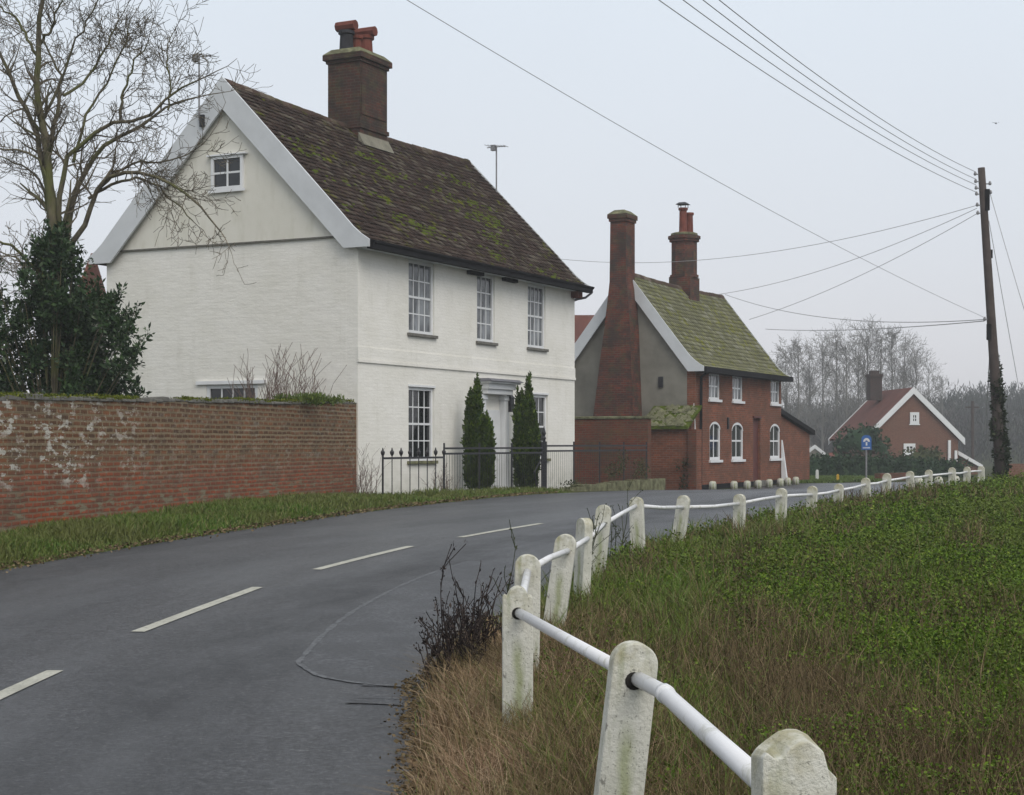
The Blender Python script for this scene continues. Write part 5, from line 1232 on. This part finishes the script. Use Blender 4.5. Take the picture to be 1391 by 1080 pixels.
# far wooded slope
hx = np.linspace(-260, 330, 90); hy = np.linspace(210, 520, 24); HXg, HYg = np.meshgrid(hx, hy)
prof_h = np.interp((HXg/HYg)*F+CX, [-800, 200, 1000, 1250, 1300, 1391, 1600], [2, 4, 5, 5, 8, 9, 10])
HZg = -1.6+prof_h*sstep((HYg-215)/60)*(HYg/300)*.75+1.2*vnoise(HXg, HYg, .02, 4)*sstep((HYg-215)/60)
idx = np.arange(HXg.size).reshape(HXg.shape); fc = np.stack([idx[:-1, :-1], idx[:-1, 1:], idx[1:, 1:], idx[1:, :-1]], -1).reshape(-1, 4)
tag(big_mesh('wooded_hill', np.stack([HXg, HYg, HZg], -1).reshape(-1, 3), fc, 'soil', smooth=True), kind='structure')
Ps = []; Ds = []; Ss = []
for _ in range(1500):
    Y = random.uniform(205, 330); u = random.uniform(-.35, .42); X = u*Y
    if -.14 < u < .13 and random.random() < .6: continue
    zz = float(np.interp(Y, hy, [0]*24)) ; xpx = u*F+CX
    zh = -1.6+float(np.interp(xpx, [-800, 200, 1000, 1250, 1300, 1391, 1600], [2, 4, 5, 5, 8, 9, 10]))*float(sstep((Y-215)/60))*(Y/300)*.75
    ht = random.uniform(4.5, 7.5); r_ = random.uniform(2, 3.4); n = 170
    d = rng.normal(size=(n, 3)); d /= np.linalg.norm(d, axis=1)[:, None]; rad = rng.uniform(0, 1, n)**.5
    Ps.append(np.array([X, Y, zh+ht*.55])+d*rad[:, None]*np.array([r_, r_, ht*.55])); Ds.append(np.array([0, 0, 1.4])+rng.normal(size=(n, 3))*.5)
P_ = np.concatenate(Ps); V, Fc = leaf_quads(P_, np.concatenate(Ds), .75, 5)
tag(big_mesh('far_woodland', V, Fc, 'far_wood'), 'hazy dark winter woodland covering the low slope on the horizon', 'woodland', kind='stuff')

# ------------------------------------------------------------------ vegetation on the ground
def blades(P, h, w, lean, curl=.3):
    """grass blades: 5 verts (quad + tri as two quads would cost more) -> two quads"""
    n = len(P); a = rng.uniform(0, 2*np.pi, n); d = np.stack([np.cos(a), np.sin(a), np.zeros(n)], 1); b = rng.uniform(0, 2*np.pi, n)
    L = np.stack([np.cos(b), np.sin(b), np.zeros(n)], 1)*(lean*rng.uniform(.2, 1, n)*h)[:, None]; up = np.array([0, 0, 1.])*h[:, None]
    ww = d*w[:, None]/2
    v0 = P-ww; v1 = P+ww; v2 = P+up*.55+L*.35+ww*.75; v3 = P+up*.55+L*.35-ww*.75; v4 = P+up*(1-lean*.25)[:, None]+L+ww*.12; v5 = P+up*(1-lean*.25)[:, None]+L-ww*.12
    V = np.stack([v0, v1, v2, v3, v4, v5], 1).reshape(-1, 3); o = np.arange(n)[:, None]*6
    Fc = np.concatenate([o+np.array([0, 1, 2, 3]), o+np.array([3, 2, 4, 5])], 1).reshape(-1, 4)
    return V, Fc
def sample(n, y0, y1, u0, u1, powr=1.0):
    t = rng.uniform(0, 1, n); Y = y0*(y1/y0)**(t**powr); X = rng.uniform(u0, u1, n)*Y; return X, Y
# right field --------------------------------------------
X, Y = sample(760000, 3.2, 62, -.10, .42, .9)
dr_ = X-xr(Y); k = dr_ > .55; X, Y = X[k], Y[k]; dr_ = dr_[k]
dead = np.clip((vnoise(X, Y, .8, 11)*.6+vnoise(X, Y, 2.1, 21)*.4-.66)*6, 0, 1)*.35
dead = np.maximum(dead, .45*sstep(1.6-np.abs(dr_-1.4))*sstep((15-Y)/5))
# the brown dead patch beyond the second post
dead = np.maximum(dead, sstep(1.25-np.hypot((X-1.45)/.6, (Y-8.6)/2.6))*.95)
dead = dead*(1-.75*sstep((dr_-2.6)/2))
isd = rng.uniform(0, 1, len(X)) < dead*.42
z_ = H(X, Y); nearf = np.clip(Y/8, .8, 4)
lk_ = ~isd & (rng.uniform(0, 1, len(X)) < np.where(dr_ > 1.8, .80, .55)*np.clip(.5+1.4*vnoise(X, Y, 1.7, 31), 0, 1))
P_ = np.stack([X[lk_], Y[lk_], z_[lk_]+rng.uniform(0, 1, lk_.sum())**1.3*(.09+.30*vnoise(X[lk_], Y[lk_], 2.6, 12)*(.4+.9*vnoise(X[lk_], Y[lk_], 1.1, 19)))], 1)
D_ = rng.normal(size=P_.shape)*np.array([1, 1, .6])+np.array([0, -.1, .35])
V, Fc = leaf_quads(P_, D_, (.0145*nearf[lk_]**.8)*rng.uniform(.5, 1.7, lk_.sum()), 1.5)
tag(big_mesh('field_weeds', V, Fc, 'field_leaf'), 'low leafy green weeds covering the field right of the fence', 'weeds', kind='stuff')
gk = ~isd & ~lk_ & (rng.uniform(0, 1, len(X)) < .55)
P_ = np.stack([X[gk], Y[gk], z_[gk]-.02], 1); n = len(P_)
V, Fc = blades(P_, rng.uniform(.12, .34, n)*np.where(dr_[gk] > 1.8, .62, 1)*(.5+.8*vnoise(P_[:, 0], P_[:, 1], 1.3, 13)), .006*nearf[gk]**.9, rng.uniform(.3, 1.1, n))
tag(big_mesh('field_grass', V, Fc, 'grass_green'), 'rough green grass growing among the field weeds', 'grass', kind='stuff')
P_ = np.stack([X[isd], Y[isd], z_[isd]-.02], 1); n = len(P_)
V, Fc = blades(P_, rng.uniform(.10, .42, n)*np.where(Y[isd] > 14, .6, 1), .0055*nearf[isd]**.9, rng.uniform(.2, 1.3, n))
tag(big_mesh('dead_stems', V, Fc, 'dead_stem'), 'brown dead weed stems in patches across the field', 'weeds', kind='stuff')
# taller brown scrub in tufts
nc = 420; CY = 5*(34/5)**rng.uniform(0, 1, nc); CX_ = xr(CY)+.7+rng.exponential(1.0, nc)*np.clip(CY/12, .8, 1.6); kc = (CX_/CY < .42); CX_, CY = CX_[kc], CY[kc]
ci = rng.integers(0, len(CX_), 17000); X = CX_[ci]+rng.normal(size=17000)*.13; Y = CY[ci]+rng.normal(size=17000)*.16; kk = X-xr(Y) > .35; X, Y, ci = X[kk], Y[kk], ci[kk]
P_ = np.stack([X, Y, H(X, Y)-.02], 1); n = len(X); hc = rng.uniform(.18, .5, len(CX_))
V, Fc = blades(P_, hc[ci]*rng.uniform(.4, 1.1, n), .005*np.clip(Y/8, .8, 4)**.8, rng.uniform(.2, 1.1, n))
tag(big_mesh('brown_scrub', V, Fc, 'dead_stem'), 'taller tufts of brown scrub rising from the field near the fence', 'weeds', kind='stuff')
# along the fence line: longer green growth
X, Y = sample(70000, 5, 46, -.12, .36, .8); dr_ = X-xr(Y)
k = (dr_ > -.02) & (dr_ < 1.9) & (rng.uniform(0, 1, len(X)) < np.where(Y < 11.5, .35, 1)); X, Y = X[k], Y[k]; P_ = np.stack([X, Y, H(X, Y)-.02], 1); n = len(X)
V, Fc = blades(P_, rng.uniform(.10, .42, n)*np.where(Y > 22, .55, 1)*(.55+.75*vnoise(X, Y, 1.1, 14))*np.where(X-xr(Y) < .25, .5, 1), .006*np.clip(Y/8, .8, 4)**.9, rng.uniform(.3, 1.2, n))
tag(big_mesh('fence_grass', V, Fc, 'grass_verge'), 'long mixed green and straw grass along the foot of the white fence', 'grass', kind='stuff')
# tan dry grass in the near verge
n = 60000; X = rng.uniform(-.5, 1.7, n); Y = rng.uniform(5.0, 12.3, n); dr_ = X-xr(Y)
pr = np.exp(-((dr_-.45)/.55)**2)*np.where(Y > 10.8, .5, 1); k = (dr_ > -.04) & (rng.uniform(0, 1, n) < pr); X, Y = X[k], Y[k]; P_ = np.stack([X, Y, H(X, Y)-.02], 1); n = len(X)
V, Fc = blades(P_, rng.uniform(.16, .42, n)*sstep((X-xr(Y)+.25)/.5), .0042*np.clip(Y/7, .8, 2), rng.uniform(.5, 1.5, n))
tag(big_mesh('dry_grass', V, Fc, 'dry_grass'), 'tan dry grass spilling over the near road edge below the fence', 'grass', kind='stuff')
# left verge between wall and road
n = 130000; Y = 9*(40/9)**rng.uniform(0, 1, n); xw = np.interp(Y, Pw[:, 1], Pw[:, 0]); xw = np.where(Y > 35, -3.3+(Y-35)*.5, xw)+.05
X = xw+(xl(Y)-xw)*rng.uniform(0, 1.02, n)
s_along = (X-HA[0])*D2[0]+(Y-HA[1])*D2[1]; off = (X-HA[0])*D2[1]-(Y-HA[1])*D2[0]
k = ~((Y > 33) & (off < RO-.1) & (s_along > .3)); X, Y = X[k], Y[k]; dl_ = xl(Y)-X; P_ = np.stack([X, Y, H(X, Y)-.02], 1); n = len(X)
V, Fc = blades(P_, rng.uniform(.06, .26, n)*(.5+.6*vnoise(X, Y, .9, 15))*(.35+.65*sstep(dl_/.7)), .0075*np.clip(Y/9, .9, 4)**.8, rng.uniform(.3, 1.2, n))
tag(big_mesh('verge_grass', V, Fc, 'grass_verge'), 'short green and straw grass verge at the foot of the garden wall', 'grass', kind='stuff')
# soil edge scatter (leaf litter) on the left road edge
n = 4000; Y = 9*(38/9)**rng.uniform(0, 1, n); X = xl(Y)+rng.normal(size=n)*.13-.03; P_ = np.stack([X, Y, hr(Y)+.035+rng.uniform(0, .02, n)], 1)
V, Fc = leaf_quads(P_, rng.normal(size=P_.shape)*np.array([1, 1, .2]), .026*np.clip(Y/12, .8, 2), 1.4)
tag(big_mesh('leaf_litter', V, Fc, 'dead_stem'), 'brown leaf litter and earth along the left road edge', 'leaf litter', kind='stuff')
n = 2600; Y = rng.uniform(6.5, 14, n); X = xr(Y)-np.abs(rng.normal(size=n))*.06; P_ = np.stack([X, Y, hr(Y)+.03+rng.uniform(0, .02, n)], 1)
V, Fc = leaf_quads(P_, rng.normal(size=P_.shape)*np.array([1, 1, .2]), .022, 1.4)
tag(big_mesh('leaf_litter', V, Fc, 'dead_stem'), 'fine brown debris on the near right road edge', 'leaf litter', kind='stuff')
# far grass patch by the junction
n = 9000; Y = rng.uniform(62, 86, n); X = rng.uniform(.165, .205, n)*Y+rng.uniform(0, 2.5, n)*(Y > 68); k = X < xl(Y)-.2; X, Y = X[k], Y[k]; P_ = np.stack([X, Y, H(X, Y)], 1)
leaf_mat('lawn', [(0., (.06, .10, .015)), (1., (.10, .15, .03))]); V, Fc = blades(P_, rng.uniform(.08, .16, len(X)), np.full(len(X), .06), rng.uniform(.3, 1, len(X)))
tag(big_mesh('far_lawn', V, Fc, 'lawn'), 'bright green mown grass patch beside the far end of the brick cottage', 'grass', kind='stuff')

# individual dark weeds at the near road edge
def weed(x, ytop, ybot, Y, label, n=9, mat='dark_stem', spread=.12):
    a = px(x, ybot, Y); zg = float(H(a.x, Y)); h_ = px(x, ytop, Y).z-zg
    stem_clump('dead_weed', label, 'weed', a.x, Y, zg, n, h_, spread, mat, .009, .14, 5, seeds=int(n*45), group='dark dead weeds at the road edge')
weed(628, 765, 930, 10.6, 'tallest dark dead weed leaning over the road edge left of the third post', 14, spread=.15)
weed(600, 820, 935, 10.4, 'low dark dead weed nearest the asphalt', 12, spread=.14)
weed(655, 800, 925, 10.8, 'dark dead weed close beside the third post', 12, spread=.15)
weed(640, 835, 925, 10.2, 'short dense dark weed clump among the tall ones', 22, spread=.28)
weed(686, 715, 830, 12.6, 'green brown forked weed just left of the fourth post', 3, 'bush_leaf', .05)
weed(700, 738, 830, 12.4, 'thin single weed stalk behind the fourth post', 2, 'dark_stem', .04)
weed(786, 690, 770, 14.8, 'thin forked weed between the fifth and sixth posts', 4, 'bush_leaf', .06)
weed(836, 655, 735, 18, 'slim weed stalk rising beside the seventh post', 4, 'bush_leaf', .08)

# ------------------------------------------------------------------ haze
q = MB(); q.box(-565, 565, -565, 565, -4.5, 15); hz = q.build('haze', 'white_paint'); hz.data.materials.clear()
hm = bpy.data.materials.new('haze_air'); hm.use_nodes = True; nt = hm.node_tree; nt.nodes.remove(nt.nodes['Principled BSDF'])
vol = nt.nodes.new('ShaderNodeVolumePrincipled'); vol.inputs['Color'].default_value = (.97, .985, 1, 1); vol.inputs['Density'].default_value = .0011; vol.inputs['Anisotropy'].default_value = .2
nt.links.new(vol.outputs[0], nt.nodes['Material Output'].inputs['Volume']); hz.data.materials.append(hm); tag(hz, kind='stuff'); hz['label'] = 'thin grey winter haze filling the air over the fields'; hz['category'] = 'haze'
